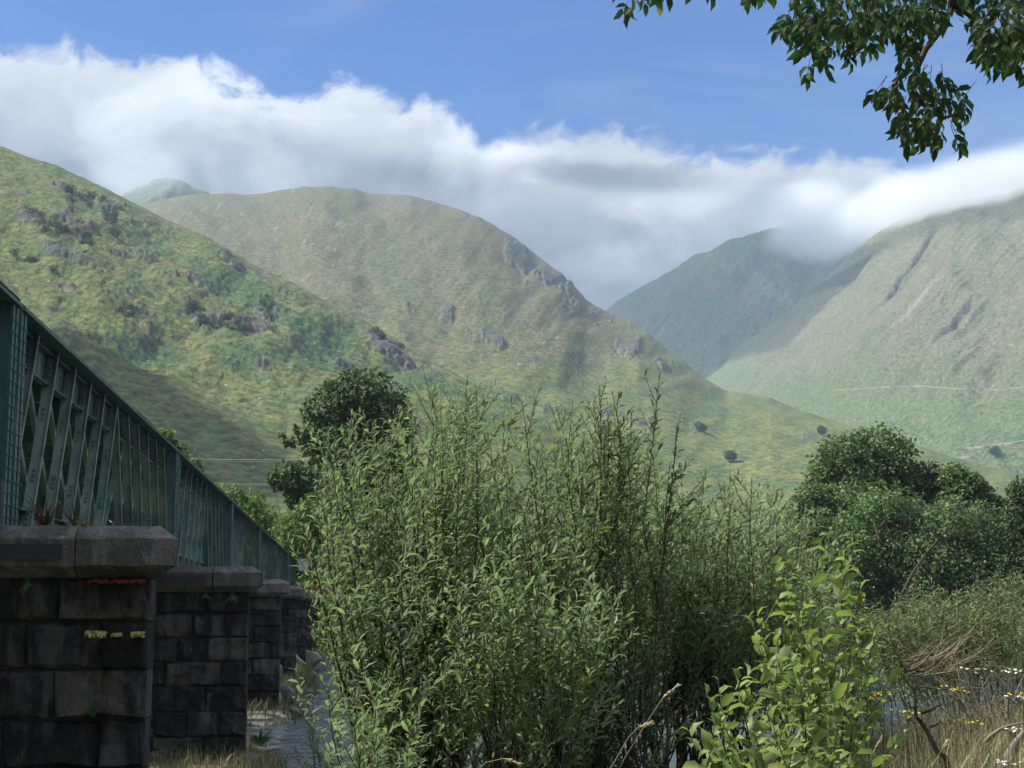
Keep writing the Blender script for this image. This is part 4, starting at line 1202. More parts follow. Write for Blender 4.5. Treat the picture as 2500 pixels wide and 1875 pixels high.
# fallen bleached branch among the alders
def sticks(name, label, cat, lines, D, mat, r, parent=None, group=None, jit=0.0, n=5):
    e = empty(name, (0, 0, 0), 0, label=label, cat=cat)
    for k, ln in enumerate(lines):
        b = MB(); pts = [P(q[0], q[1], D + (q[2] if len(q) > 2 else 0)) for q in ln]
        fine = [pts[0]]
        for a, c in zip(pts[:-1], pts[1:]):
            for t in (0.5, 1.0): fine.append(a.lerp(c, t) + Vector([random.gauss(0, jit) for _ in range(3)]) * (1 if t < 1 else 0.4))
        rr = r if k == 0 else r * 0.4
        b.tube(fine, list(np.linspace(rr, rr * 0.25, len(fine))), n); b.build('trunk' if k == 0 else 'branch', M[mat], e, True)
    return e


sticks('dead_branch', 'bleached bare trunk leaning up to the right in front of the dark alders', 'dead tree',
       [[(2198, 1462), (2225, 1405), (2262, 1350), (2300, 1308), (2332, 1262), (2345, 1215)], [(2262, 1350), (2320, 1352), (2378, 1354)], [(2225, 1408), (2270, 1398), (2300, 1405)],
        [(2205, 1450), (2250, 1440), (2285, 1425)], [(2300, 1308), (2260, 1290), (2215, 1288)], [(2290, 1320), (2330, 1310), (2350, 1290)], [(2262, 1350), (2240, 1330), (2225, 1300)], [(2198, 1462), (2245, 1455), (2275, 1462)]], 83.5, 'bark', 0.10)
sticks('dead_branch', 'pale forked limbs inside the pale alder', 'dead tree',
       [[(2150, 1330), (2140, 1295), (2130, 1262), (2112, 1248)], [(2140, 1295), (2165, 1265), (2168, 1240)], [(2150, 1320), (2180, 1290), (2195, 1302)], [(2210, 1280), (2200, 1240), (2185, 1215)]], 86.0, 'bark_grey', 0.10)

# ------------------------------------------------------------------ willows on the near bank
TOP = [(735, 1230), (760, 1110), (790, 1040), (840, 1010), (885, 965), (930, 1010), (985, 980), (1040, 950), (1085, 935), (1130, 905), (1180, 935), (1250, 930), (1300, 955), (1340, 950), (1390, 960),
       (1440, 975), (1480, 970), (1540, 1050), (1600, 1080), (1660, 1120), (1710, 1150), (1760, 1160), (1810, 1150), (1860, 1175), (1900, 1165), (1950, 1230), (2000, 1290), (2060, 1330)]
g0 = ground_at(1050, 9.2)
w1 = shrub('willow', 'leafy willow with a thick forked trunk at the left of the river thicket', 'willow', g0,
      tips_in(TOP, 40, 1300, (8.3, 10.0), 1, 1.2, 745, 1180) + tips_in([(720, 1250), (1180, 1250)], 16, 1560, (8.0, 9.4), 2, 1.0, 735, 1150), M['willow'], W_T, 0.092, 11, spread=.8, up=.7, spacing=.021, twigs=13, r0=0.016, keep=300, t0=.34, bow=.1)
# the forked trunk itself
tk = w1
for k, ln in enumerate([[(1052, 2180), (1040, 1990), (1020, 1830), (1006, 1730), (995, 1640)], [(995, 1640), (970, 1560), (935, 1500), (905, 1420), (880, 1370), (850, 1300)], [(998, 1650), (1010, 1560), (1018, 1470), (1030, 1380), (1035, 1290)],
                        [(1000, 1650), (950, 1620), (890, 1575), (830, 1560)], [(1003, 1700), (1060, 1620), (1120, 1560), (1150, 1500)], [(1020, 1830), (940, 1780), (880, 1740), (820, 1700)]]):
    b = MB(); b.tube([P(x, y, 9.1) for x, y in ln], list(np.linspace(0.058 if k == 0 else 0.034, 0.045 if k == 0 else 0.006, len(ln))), 8)
    b.build('trunk' if k == 0 else 'branch', M['bark'], tk, True)
shrub('willow', 'widest willow clump in the middle with upright grey-green shoots', 'willow', ground_at(1330, 10.6),
      tips_in(TOP, 56, 1300, (9.2, 11.4), 3, 1.25, 1040, 1560) + tips_in([(1100, 1260), (1600, 1280)], 18, 1600, (9.0, 10.6), 4, 1.0), M['willow'], W_T, 0.092, 12, bs=.45, spread=.8, up=.7, spacing=.021, twigs=13, r0=0.014, keep=300, t0=.25, bow=.1)
shrub('willow', 'willow clump at the right of the thicket above the dark stems', 'willow', ground_at(1660, 11.6),
      tips_in(TOP, 66, 1400, (10.0, 12.4), 5, 1.2, 1500, 2010) + tips_in([(1540, 1300), (1960, 1400)], 16, 1560, (9.8, 11.6), 6, 1.0), M['willow'], W_T, 0.094, 13, bs=.5, spread=.85, up=.6, spacing=.021, twigs=13, r0=0.009, keep=300, t0=.42, bow=.1)
shrub('willow', 'nearest low willow shoots at the lower left beside the boulders', 'willow', ground_at(900, 8.2),
      tips_in([(740, 1640), (790, 1560), (900, 1590), (1050, 1640)], 18, 1900, (7.4, 8.8), 7, 1.0), M['willow'], W_B, 0.092, 14, spread=.75, up=.7, twigs=9, r0=0.009, keep=300, t0=.3)
shrub('willow', 'near willow sprays in the centre with paler leaves', 'willow', ground_at(1230, 8.6),
      tips_in([(1080, 1330), (1180, 1290), (1300, 1300), (1450, 1340), (1500, 1420)], 26, 1650, (7.9, 9.2), 8, 1.0), M['willow'], W_B, 0.095, 15, spread=.75, up=.75, twigs=9, r0=0.009, keep=300, t0=.45, light=.25)  # leaf colours shifted towards the pale end
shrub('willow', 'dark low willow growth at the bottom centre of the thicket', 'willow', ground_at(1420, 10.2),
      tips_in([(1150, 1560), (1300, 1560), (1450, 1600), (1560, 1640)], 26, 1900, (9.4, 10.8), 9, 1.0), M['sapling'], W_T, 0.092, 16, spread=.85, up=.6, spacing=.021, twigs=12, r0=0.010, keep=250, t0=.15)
shrub('sapling', 'tall thin dark-leaved sapling standing highest right of centre', 'sapling', ground_at(1570, 9.6),
      [tuple(P(*q)) for q in [(1598, 905, 9.4), (1540, 1010, 9.5), (1650, 1040, 9.4), (1560, 1110, 9.3), (1625, 1130, 9.5), (1500, 1160, 9.4)]], M['sapling'], W_B, 0.075, 17, spacing=.030, twigs=9, twl=(.15, .36), t0=.5, r0=.007, keep=250, up=.7)
shrub('sapling', 'dark-leaved sapling left of the tallest one, with a bushy head', 'sapling', ground_at(1470, 9.9),
      [tuple(P(*q)) for q in [(1465, 945, 9.6), (1440, 985, 9.7), (1500, 960, 9.6), (1480, 1040, 9.5), (1430, 1080, 9.6), (1510, 1070, 9.7)]], M['sapling'], W_B, 0.066, 18, spacing=.022, twigs=8, twl=(.12, .3), t0=.72, bs=.25, r0=.006, keep=250, up=.6)
for i, (pts_, D_, lab) in enumerate([([(1668, 2010), (1664, 1880), (1655, 1760), (1650, 1650), (1640, 1540)], 10.9, 'leftmost of the dark bare willow stems against the water'),
                                     ([(1672, 2010), (1672, 1860), (1670, 1750), (1662, 1640), (1655, 1520)], 11.0, 'second dark bare willow stem from the left against the water'),
                                     ([(1700, 2010), (1698, 1880), (1690, 1760), (1680, 1650), (1672, 1520)], 11.1, 'third dark bare willow stem against the water'),
                                     ([(1716, 2010), (1722, 1850), (1728, 1740), (1735, 1620), (1745, 1500)], 11.0, 'rightmost and thickest dark bare willow stem against the water')]):
    e = empty('bare_willow', (0, 0, 0), 0, label=lab, cat='bare willow', group='dark willow stems against the water')
    b = MB(); b.tube([P(x, y, D_) for x, y in pts_], [.022 + .006 * (i == 3), .02, .017, .014, .009], 7); b.build('stem', M['bark'], e, True)
    for q in range(4):
        t = 1 + q * .6; y0 = pts_[1][1] - q * 70; x0 = pts_[1][0] - 3 * q * .5
        b = MB(); dx_ = random.choice((-1, 1)) * random.uniform(15, 40)
        b.tube([P(x0, y0, D_), P(x0 + dx_ * .5, y0 - 40, D_ + .1), P(x0 + dx_, y0 - 110, D_ + .2)], [.007, .005, .002], 4); b.build('twig', M['bark'], e)
# broad leaved sallow, close on the right
shrub('sallow', 'broad-leaved bright green sallow shrub nearest the camera at the lower right', 'shrub', ground_at(1960, 6.6),
      [tuple(P(*q)) for q in [(1918, 1330, 6.6), (2060, 1335, 6.7), (1850, 1500, 6.3), (1965, 1430, 6.6), (2105, 1440, 6.8), (2010, 1500, 6.3), (1730, 1690, 5.9), (1800, 1640, 6.0), (1880, 1620, 6.1), (1760, 1770, 5.8),
                              (1950, 1690, 6.0), (2080, 1600, 6.5), (2130, 1540, 6.8), (1680, 1790, 5.9), (1850, 1800, 5.7), (2020, 1760, 5.9), (2110, 1690, 6.4), (1930, 1840, 5.6), (1900, 1560, 6.2), (2050, 1850, 5.8), (1790, 1880, 5.7), (1980, 1560, 6.4)]],
      M['broad'], B_T, 0.100, 19, spacing=.036, twigs=8, twl=(.18, .42), t0=.35, r0=.010, keep=300, wind=(.35, 0, .05), yellow=.06, spread=.6, bow=.05)
# osier with narrow hanging leaves, right
shrub('osier', 'narrow-leaved drooping osier at the right over the water', 'osier', ground_at(2440, 15.0),
      tips_in([(2120, 1470), (2200, 1440), (2300, 1405), (2400, 1390), (2470, 1365), (2560, 1350)], 72, 1500, (13.0, 16.0), 20, .9), M['osier'], N_T, 0.092, 20, spacing=.024, twigs=13, twl=(.22, .42), t0=.80, r0=.010, keep=300, droop=.5, wind=(.1, 0, 0), bow=.0, up=.7)
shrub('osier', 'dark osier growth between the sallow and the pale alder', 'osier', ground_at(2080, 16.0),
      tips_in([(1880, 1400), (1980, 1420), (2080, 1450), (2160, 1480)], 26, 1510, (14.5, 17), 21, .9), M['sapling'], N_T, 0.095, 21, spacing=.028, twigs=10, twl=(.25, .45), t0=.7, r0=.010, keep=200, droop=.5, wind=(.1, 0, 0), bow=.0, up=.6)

# bare brown shrub and leaning dark stem on the right
sticks('leaning_sapling', 'dark bare stem leaning left out of the grass at the lower right', 'dead sapling',
       [[(2316, 1880, 0), (2290, 1832, 0), (2258, 1780, 0), (2235, 1715, 0), (2215, 1670, 0), (2197, 1628, 0)], [(2248, 1735), (2275, 1728), (2310, 1715)], [(2250, 1742), (2290, 1720), (2330, 1712)], [(2228, 1690), (2260, 1680), (2315, 1682)],
        [(2272, 1775), (2290, 1765), (2315, 1770)], [(2240, 1725), (2220, 1720), (2210, 1715)], [(2205, 1640), (2250, 1640), (2290, 1620), (2330, 1590)], [(2200, 1630), (2215, 1600), (2225, 1560)], [(2205, 1640), (2245, 1610), (2300, 1555)], [(2258, 1780), (2245, 1760), (2232, 1748)]],
       9.4, 'bark', 0.020, jit=.012)
bs = empty('bare_shrub', (0, 0, 0), 0, label='bare brown many-stemmed shrub at the right edge among the grass', cat='bare shrub')
rgb_ = np.random.default_rng(77)
fine_t = MB()
for q in range(24):
    tx, ty = rgb_.uniform(2215, 2540), rgb_.uniform(1550, 1690); bx = 2432 + rgb_.normal(0, 14)
    D_ = 11.0 + rgb_.uniform(-.5, .6)
    b = MB(); p = path(P(bx, 1850, D_), P(tx, ty, D_ + rgb_.uniform(-.6, .6)), 9, .025, -.25, rgb_); b.tube(p.tolist(), list(np.linspace(.014 if q < 6 else .007, .0016, 9)), 5)
    b.build('stem', M['bark_grey' if q < 4 else 'drytwig'], bs, True)
    for z_ in range(6):
        a = p[rgb_.integers(3, 9)]; v = rgb_.normal(0, .16, 3) + np.array([-.08, 0, .16]); fine_t.tube([a, a + v * .5, a + v + np.array([0, 0, -.03])], [.0028, .002, .001], 3)
tag(fine_t.build('twigs', M['drytwig'], bs), kind='stuff')
dt = MB(); e = empty('brushwood', (0, 0, 0), 0, label='grey tangle of dry twigs above the leaning dark stem', cat='brushwood')
for q in range(45):
    a = np.array(P(rgb_.uniform(2200, 2330), rgb_.uniform(1600, 1650), rgb_.uniform(10.5, 11.5))); v = np.array([rgb_.uniform(.1, .45), rgb_.normal(0, .1), rgb_.uniform(.02, .30)])
    dt.tube([a, a + v * .5 + rgb_.normal(0, .015, 3), a + v], [.004, .003, .0014], 3)
tag(dt.build('twigs', M['drytwig'], e), kind='stuff')
sticks('old_log', 'old grey-brown log slanting up at the lower right corner', 'log', [[(2452, 1885), (2462, 1850), (2480, 1815), (2500, 1785)]], 9.6, 'bark_grey', 0.05, n=8)
sticks('low_branch', 'long low branch reaching right above the old log', 'branch', [[(2405, 1812), (2440, 1782), (2470, 1770), (2520, 1762)], [(2440, 1782), (2425, 1800), (2415, 1830)]], 9.8, 'drytwig', 0.016, jit=.01)

# ------------------------------------------------------------------ overhanging tree at the top right
OV = empty('overhanging_tree', (0, 0, 0), 0, label='tree hanging dark leafy boughs into the top right corner', cat='tree')
b = MB(); b.tube([(4.6, 5.2, -1.6), (4.5, 5.2, 0.5), (4.3, 5.1, 2.4), (4.0, 5.0, 4.4)], [.20, .17, .14, .09], 10); b.build('trunk', M['bark'], OV, True)
BR = [([(2700, -260, 5.0), (2480, -160, 5), (2345, -60, 5), (2325, 10, 5), (2312, 52, 5), (2260, 120, 5), (2236, 175, 5), (2220, 205, 5)], .020), ([(2222, 205, 5), (2240, 235, 5), (2268, 272, 5), (2305, 288, 5), (2335, 278, 5), (2352, 262, 5)], .010),
      ([(2228, 172, 5), (2205, 172, 5), (2188, 195, 5), (2192, 235, 5), (2215, 290, 5)], .007), ([(2325, 10, 5), (2370, 40, 5.1), (2395, 78, 5.1), (2440, 120, 5.1), (2480, 170, 5.1)], .010), ([(2345, -60, 5), (2200, -50, 5.2), (2050, -40, 5.3), (1950, 0, 5.3), (1925, 90, 5.3)], .011),
      ([(2200, -50, 5.2), (2225, 10, 5.2), (2230, 60, 5.2)], .007), ([(2050, -40, 5.3), (1995, 60, 5.2), (1985, 190, 5.2)], .006), ([(2050, -40, 5.2), (1800, -50, 5.0), (1600, -40, 5.0), (1580, 10, 5.0)], .008), ([(2480, -160, 5), (2470, 0, 4.9), (2490, 60, 4.9), (2510, 160, 4.9)], .010),
      ([(2240, 235, 5), (2235, 300, 4.95), (2215, 350, 4.9)], .005), ([(2268, 272, 5), (2275, 320, 4.95), (2300, 350, 4.95)], .005)]
for ln, r_ in BR:
    b = MB(); b.tube([P(*q) for q in ln], list(np.linspace(r_, r_ * .35, len(ln))), 6); b.build('branch', M['bark'], OV, True)
b = MB(); b.tube([(4.0, 5.0, 4.4), (3.2, 5.0, 3.6), tuple(P(2700, -260, 5.0))], [.08, .05, .022], 7); b.build('branch', M['bark'], OV, True)
rg = np.random.default_rng(5); LP, LD, LN, LS = [], [], [], []; pet = MB()


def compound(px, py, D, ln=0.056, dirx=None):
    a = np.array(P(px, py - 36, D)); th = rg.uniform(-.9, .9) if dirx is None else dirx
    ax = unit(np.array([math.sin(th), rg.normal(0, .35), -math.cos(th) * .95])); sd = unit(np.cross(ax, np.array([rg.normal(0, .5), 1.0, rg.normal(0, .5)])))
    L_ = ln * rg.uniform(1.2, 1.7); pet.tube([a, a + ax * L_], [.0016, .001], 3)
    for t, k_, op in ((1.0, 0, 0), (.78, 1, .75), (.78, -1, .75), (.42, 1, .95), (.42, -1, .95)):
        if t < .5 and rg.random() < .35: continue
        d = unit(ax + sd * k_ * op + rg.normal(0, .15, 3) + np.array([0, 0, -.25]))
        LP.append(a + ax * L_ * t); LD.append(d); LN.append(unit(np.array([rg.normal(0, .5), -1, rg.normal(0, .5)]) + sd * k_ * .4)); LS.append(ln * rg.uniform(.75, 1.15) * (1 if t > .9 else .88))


def fillpoly(reg, n, D=(4.7, 5.4)):
    for _ in range(int(n * 1.25)):
        x0, y0, x1, y1 = reg; compound(rg.uniform(x0, x1), rg.uniform(y0, y1), rg.uniform(*D))


for reg, n in [((1925, -60, 2260, 60), 60), ((1950, 40, 2130, 100), 22), ((2120, 40, 2250, 130), 18), ((1905, 60, 1960, 95), 6), ((1965, 110, 2010, 180), 5), ((2020, 80, 2140, 150), 10), ((2180, 110, 2240, 150), 3), ((2260, -50, 2420, 10), 14),
               ((2240, 20, 2300, 70), 5), ((2390, -20, 2520, 60), 16), ((2395, 60, 2500, 170), 34), ((2150, 210, 2200, 270), 7), ((2190, 190, 2300, 330), 16), ((2225, 160, 2300, 220), 7), ((2195, 310, 2240, 350), 5), ((2280, 320, 2330, 350), 4),
               ((2300, 240, 2360, 290), 4), ((2370, 220, 2395, 245), 1), ((1555, -30, 1580, 15), 4), ((1600, -40, 1630, -10), 2), ((1700, -40, 1730, -15), 2), ((1820, -40, 1870, -8), 5), ((2320, 70, 2345, 95), 1), ((2480, 130, 2560, 230), 8)]:
    fillpoly(reg, n)
tag(pet.build('leaf_stalks', M['twig'], OV), kind='stuff')
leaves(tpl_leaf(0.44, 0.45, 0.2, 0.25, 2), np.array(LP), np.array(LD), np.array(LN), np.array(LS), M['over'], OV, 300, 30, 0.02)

# ------------------------------------------------------------------ grass, weeds and flowers

def blades(n, xy, hgt, wid, cols, seed, name='grass', label='', zoff=0.0, lean=0.25):
    rg = np.random.default_rng(seed); x, y = xy(n, rg); n = len(x); z = ground_z(x, y) + zoff
    h = hgt * rg.uniform(.5, 1.25, n); a = rg.uniform(0, 2 * np.pi, n); ln = rg.normal(0.08, lean, n) * h; lx = ln * np.cos(a * .35 - .3); ly = rg.normal(0, lean * .4, n) * h
    sx, sy = np.cos(a), np.sin(a); w_ = wid * rg.uniform(.6, 1.4, n)
    V = np.zeros((n, 7, 3)); bend = [0, .25, .62, 1.0]
    for k, (t, ww) in enumerate(((0, 1), (.4, .85), (.75, .5))):
        q = t ** 1.8; c = np.stack([x + lx * q, y + ly * q, z + h * t * (1 - .12 * t)], -1)
        V[:, 2 * k] = c + np.stack([sx * w_ * ww, sy * w_ * ww, 0 * w_], -1) / 2; V[:, 2 * k + 1] = c - np.stack([sx * w_ * ww, sy * w_ * ww, 0 * w_], -1) / 2
    V[:, 6] = np.stack([x + lx * 1.25, y + ly, z + h * .9], -1)
    f = np.array([(0, 1, 3), (0, 3, 2), (2, 3, 5), (2, 5, 4), (4, 5, 6)]); Fs = (f[None] + (np.arange(n) * 7)[:, None, None]).reshape(-1, 3)
    ci = rg.integers(0, len(cols), n); C = np.array(cols)[ci] * rg.uniform(.7, 1.25, (n, 1))
    me = np_mesh(name, V.reshape(-1, 3), Fs, {'col': np.repeat(C, 7, 0)})
    return tag(link(name, me, M['grass']), label or None, name if False else None, None, 'stuff')


GREEN, OLIVE, STRAW, TAN = (.07, .13, .03), (.12, .15, .045), (.46, .41, .25), (.30, .24, .14)


def reg_px(x0, x1, d0, d1):
    def f(n, rg):
        y = rg.uniform(d0, d1, n); px = rg.uniform(x0, x1, n); x = (px - 1250) / 3690 * y; return x, y
    return f


blades(8500, reg_px(1950, 2600, 9.0, 12.2), .55, .006, [GREEN, OLIVE, STRAW, STRAW, TAN, TAN], 1, 'meadow_grass', 'tall dry grass and green blades on the near bank at the right', lean=.35)
blades(9000, reg_px(1000, 2000, 9.5, 13.2), .34, .006, [GREEN, OLIVE, OLIVE, STRAW], 2, 'bank_grass', 'rough grass on the near bank under the willows', lean=.35)
blades(6000, reg_px(560, 1000, 8.0, 12.5), .30, .007, [GREEN, OLIVE, TAN], 3, 'bank_grass', 'short grass on the near bank at the left', lean=.35)


def bar_xy(s0, s1, L0, L1):
    def f(n, rg):
        s = rg.uniform(s0, s1, n); L = rg.uniform(L0, L1, n); p = s[:, None] * np.array(BB[:2]) + L[:, None] * np.array(BN[:2])
        k = fbm(p[:, 0] * .9, p[:, 1] * .9, 3, 12) > -.12; return p[k, 0], p[k, 1]
    return f


blades(15000, bar_xy(18.5, 29.5, -0.2, 5.5), .30, .010, [GREEN, OLIVE, TAN, STRAW, TAN], 4, 'gravel_bar_grass', 'dry grass and weeds on the bar at the foot of the second pier', lean=.4)
blades(14000, bar_xy(36.5, 66, 0.4, 6), .38, .020, [GREEN, OLIVE, OLIVE, TAN], 5, 'gravel_bar_grass', 'green weeds on the bar below the third and fourth piers', lean=.4)


def far_xy(n, rg):
    x = rg.uniform(-24, 36, n); y = 85.5 + rg.exponential(3.0, n) + .15 * np.clip(x, -30, 60); return x, y


blades(16000, far_xy, .8, .05, [GREEN, OLIVE, GREEN, STRAW], 6, 'far_bank_grass', 'long grass along the far river bank', lean=.4)


def flower_plant(px, py, D, kind, label, seed, n=9):
    rg = np.random.default_rng(seed); top = np.array(P(px, py, D)); b = np.array([top[0] + rg.normal(0, .04), top[1], gz(top[0], top[1])])
    e = empty('ragwort' if kind == 'y' else 'umbel_flower', (0, 0, 0), 0, label=label, cat='flower', group='yellow ragwort plants in the grass' if kind == 'y' else 'white umbel flowers in the grass')
    st = MB(); hd = MB(); st.tube([b, b * .5 + top * .5 + rg.normal(0, .02, 3), top - np.array([0, 0, .06])], [.006, .005, .004], 5)
    for q in range(n):
        c = top + np.array([rg.normal(0, .050), rg.normal(0, .04), rg.normal(0, .010)]); st.tube([top - np.array([0, 0, .07]), c], [.0025, .0015], 3)
        r0 = .013 if kind == 'y' else .016
        nr = unit(np.array([rg.normal(0, .25), rg.normal(-.25, .2), 1.0])); a_ = unit(np.cross(nr, [1, 0, .1])); b_ = np.cross(nr, a_)
        ring = [c + (a_ * math.cos(t) + b_ * math.sin(t)) * r0 * (1.0 if i % 2 else .55) for i, t in enumerate(np.linspace(0, 2 * math.pi, 13)[:-1])]
        hd.add(ring + [c + nr * .006, c - nr * .006], [(i, (i + 1) % 12, 12) for i in range(12)] + [((i + 1) % 12, i, 13) for i in range(12)])
    st.build('stem', M['twig'], e); tag(hd.build('flower_head', M['petal_y' if kind == 'y' else 'petal_w'], e), kind='stuff')


for i, q in enumerate([(2140, 1700, 10.6, 'yellow ragwort head at the left, beside the sallow leaves'), (2158, 1692, 10.8, 'brightest yellow ragwort head just right of the sallow'), (2176, 1690, 10.7, 'yellow ragwort head against the water right of the brightest one'),
                       (2148, 1738, 10.2, 'lower yellow ragwort head by the sallow leaves'), (2215, 1738, 10.3, 'yellow ragwort head left of the leaning dark stem'), (2232, 1742, 10.2, 'yellow ragwort head touching the leaning dark stem'),
                       (2328, 1680, 10.9, 'yellow ragwort head above the dark side twigs'), (2340, 1688, 10.9, 'yellow ragwort head right of the dark side twigs'), (2368, 1764, 10.0, 'yellow ragwort head low in the grass left of the bare shrub'), (2058, 1708, 10.6, 'small yellow ragwort head showing between the sallow leaves'),
                       (2498, 1695, 10.4, 'yellow ragwort head at the very right edge')]):
    flower_plant(q[0], q[1], q[2], 'y', q[3], 400 + i, 8)
for i, q in enumerate([(2385, 1634, 11.4, 'white umbel flower between the bare shrub stems'), (2470, 1638, 11.2, 'largest white umbel flower at the right by the water'),
                       (2478, 1780, 9.8, 'white umbel flower above the old log'), (2455, 1862, 9.2, 'white umbel flower at the bottom right corner'), (2490, 1702, 10.6, 'white umbel flower at the right edge beside the yellow head')]):
    flower_plant(q[0], q[1], q[2], 'w', q[3], 500 + i, 9)


def grass_stalk(pts_, D, label, seed):
    e = empty('grass_stalk', (0, 0, 0), 0, label=label, cat='grass stalk'); b = MB(); P3 = [P(x, y, D) for x, y in pts_]
    b.tube(P3, [.0022] * (len(P3) - 1) + [.001], 4); b.build('stem', M['drytwig'], e)
    h = MB(); a, c = P3[-2], P3[-1]; rg = np.random.default_rng(seed)
    for q in range(26):
        p = a.lerp(c, q / 25); v = (c - a).normalized() * .022 + Vector(rg.normal(0, .006, 3).tolist()); h.tube([p, p + v * .5, p + v], [.0008, .0028, .0004], 4)
    tag(h.build('seed_head', M['petal_straw'], e), kind='stuff')


M['petal_straw'] = mat_simple('straw_seed', (.46, .42, .24), .7, .2, 40.0)
grass_stalk([(1490, 1960), (1520, 1860), (1575, 1770), (1618, 1705), (1652, 1675)], 6.5, 'tall pale grass stalk with a seed head arching up to the right', 1)
grass_stalk([(1440, 1950), (1500, 1860), (1535, 1800), (1560, 1775), (1588, 1768)], 6.3, 'shorter grass stalk with a nodding seed head left of the tall one', 2)
grass_stalk([(1130, 1950), (1160, 1890), (1185, 1862), (1230, 1852), (1262, 1862)], 6.3, 'pale grass stalk bending over at the bottom centre', 3)
grass_stalk([(2240, 1960), (2262, 1900), (2285, 1855), (2300, 1830), (2310, 1812)], 7.5, 'straw grass stalk in the right foreground', 4)
for k_, (x, y) in enumerate([(2140, 1800), (2195, 1790), (2400, 1850), (2350, 1850)]):
    grass_stalk([(x - 40, 1980), (x - 28, 1900), (x - 10, y + 40), (x + 12, y)], 8.0, ['straw stalk just right of the sallow', 'straw stalk left of the leaning dark stem', 'straw stalk between the leaning stem and the old log', 'straw stalk right beside the foot of the leaning stem'][k_], 10 + k_)

# ------------------------------------------------------------------ weeds on the masonry
def tuft(px, py, s, L, z, label, n, h, cols, seed, cat='weed', wid=.006, droop=False):
    rg = np.random.default_rng(seed); o_ = np.array(BP(s, L, z)); e = empty('weed', tuple(o_), 0, label=label, cat=cat); m = MB()
    for q in range(n):
        a = rg.uniform(0, 2 * math.pi); l = h * rg.uniform(.5, 1.2); d = np.array([math.cos(a) * .8, -abs(math.sin(a)) * .5, rg.uniform(.5, 1.2) * (1 if not droop else rg.choice([-.9, .6]))]) * l
        sd = np.array([-math.sin(a), math.cos(a) * .3, .3]) * wid
        m.add([-sd, sd, d * .6 + sd * 1.1, d * .6 - sd * 1.1, d + np.array([0, 0, -.25 * l])], [(0, 1, 2, 3), (3, 2, 4)])
    me = m.mesh('blades'); at = me.attributes.new('col', 'FLOAT_COLOR', 'POINT')
    for i in range(0, len(m.v), 5):
        c = cols[rg.integers(len(cols))]
        for j in range(5): at.data[i + j].color = (*c, 1)
    tag(link('blades', me, M['grass'], e), kind='stuff')


FERN = [(.06, .14, .05), (.08, .17, .06)]; DRY = [(.42, .33, .17), (.30, .20, .10), (.12, .14, .05)]; REDD = [(.22, .06, .05), (.14, .09, .06), (.10, .12, .06)]
tuft(0, 0, 12.93, 2.05, -0.92, 'small green fern growing from a joint low on the nearest pier', 22, .12, FERN, 1, wid=.007)
tuft(0, 0, 12.90, 2.62, 0.20, 'dark green tuft hanging under the coping of the nearest pier', 26, .10, FERN, 2, droop=True)
tuft(0, 0, 12.98, 2.20, 0.66, 'dry straw-coloured grass tuft in the coping joint of the nearest pier', 60, .16, DRY, 3, cat='grass tuft', wid=.003, droop=True)
tuft(0, 0, 13.15, 2.55, 0.66, 'reddish weeds on top of the nearest pier beside the girder', 40, .30, REDD, 4, wid=.007)
tuft(0, 0, 13.10, 2.30, 0.66, 'thin green weeds on top of the nearest pier in front of the braces', 26, .26, REDD + FERN, 5, wid=.005)
tuft(0, 0, 26.15, 1.9, 0.20, 'trailing green plant under the coping of the second pier', 46, .14, FERN, 6, wid=.012, droop=True)
tuft(0, 0, 26.12, 2.35, 0.20, 'small green tuft under the coping of the second pier', 26, .12, FERN, 7, wid=.010, droop=True)
tuft(0, 0, 39.4, 2.35, -0.05, 'yellowish green tuft at the top left of the third pier', 22, .20, FERN, 8, wid=.02)
tuft(0, 0, 28.2, 1.5, -2.55, 'bright green nettle clump at the foot of the second pier', 160, .34, FERN, 9, wid=.012)
tuft(0, 0, 25.6, 3.3, -2.6, 'low green weeds on the plinth of the second pier', 110, .25, FERN, 10, wid=.010)

# ------------------------------------------------------------------ rocks and driftwood
def rock(px, py, D, sx, sy, sz, label, seed, group=None, z=None):
    import bmesh
    bm = bmesh.new(); bmesh.ops.create_icosphere(bm, subdivisions=3, radius=1.0); rg = np.random.default_rng(seed)
    co = np.array([v.co for v in bm.verts]); pl = unit(rg.normal(0, 1, (9, 3))); dd = rg.uniform(.55, .9, 9)
    for n_, d_ in zip(pl, dd): t = co @ n_; co = co - np.clip(t - d_, 0, None)[:, None] * n_
    co = co * (1 + .06 * fbm(co[:, 0] * 3 + seed, co[:, 2] * 3 + co[:, 1] * 2, 3, seed))[:, None] * np.array([sx, sy, sz])
    for v, q in zip(bm.verts, co.tolist()): v.co = q
    me = bpy.data.meshes.new('rock'); bm.to_mesh(me); bm.free()
    p = P(px, py, D); o = link('rock', me, M['rock'], smooth=False); o.location = (p.x, p.y, (gz(p.x, p.y) if z is None else z) + sz * .35); o.rotation_euler = (0, 0, rg.uniform(0, 6))
    tag(o, label, 'rock', group)


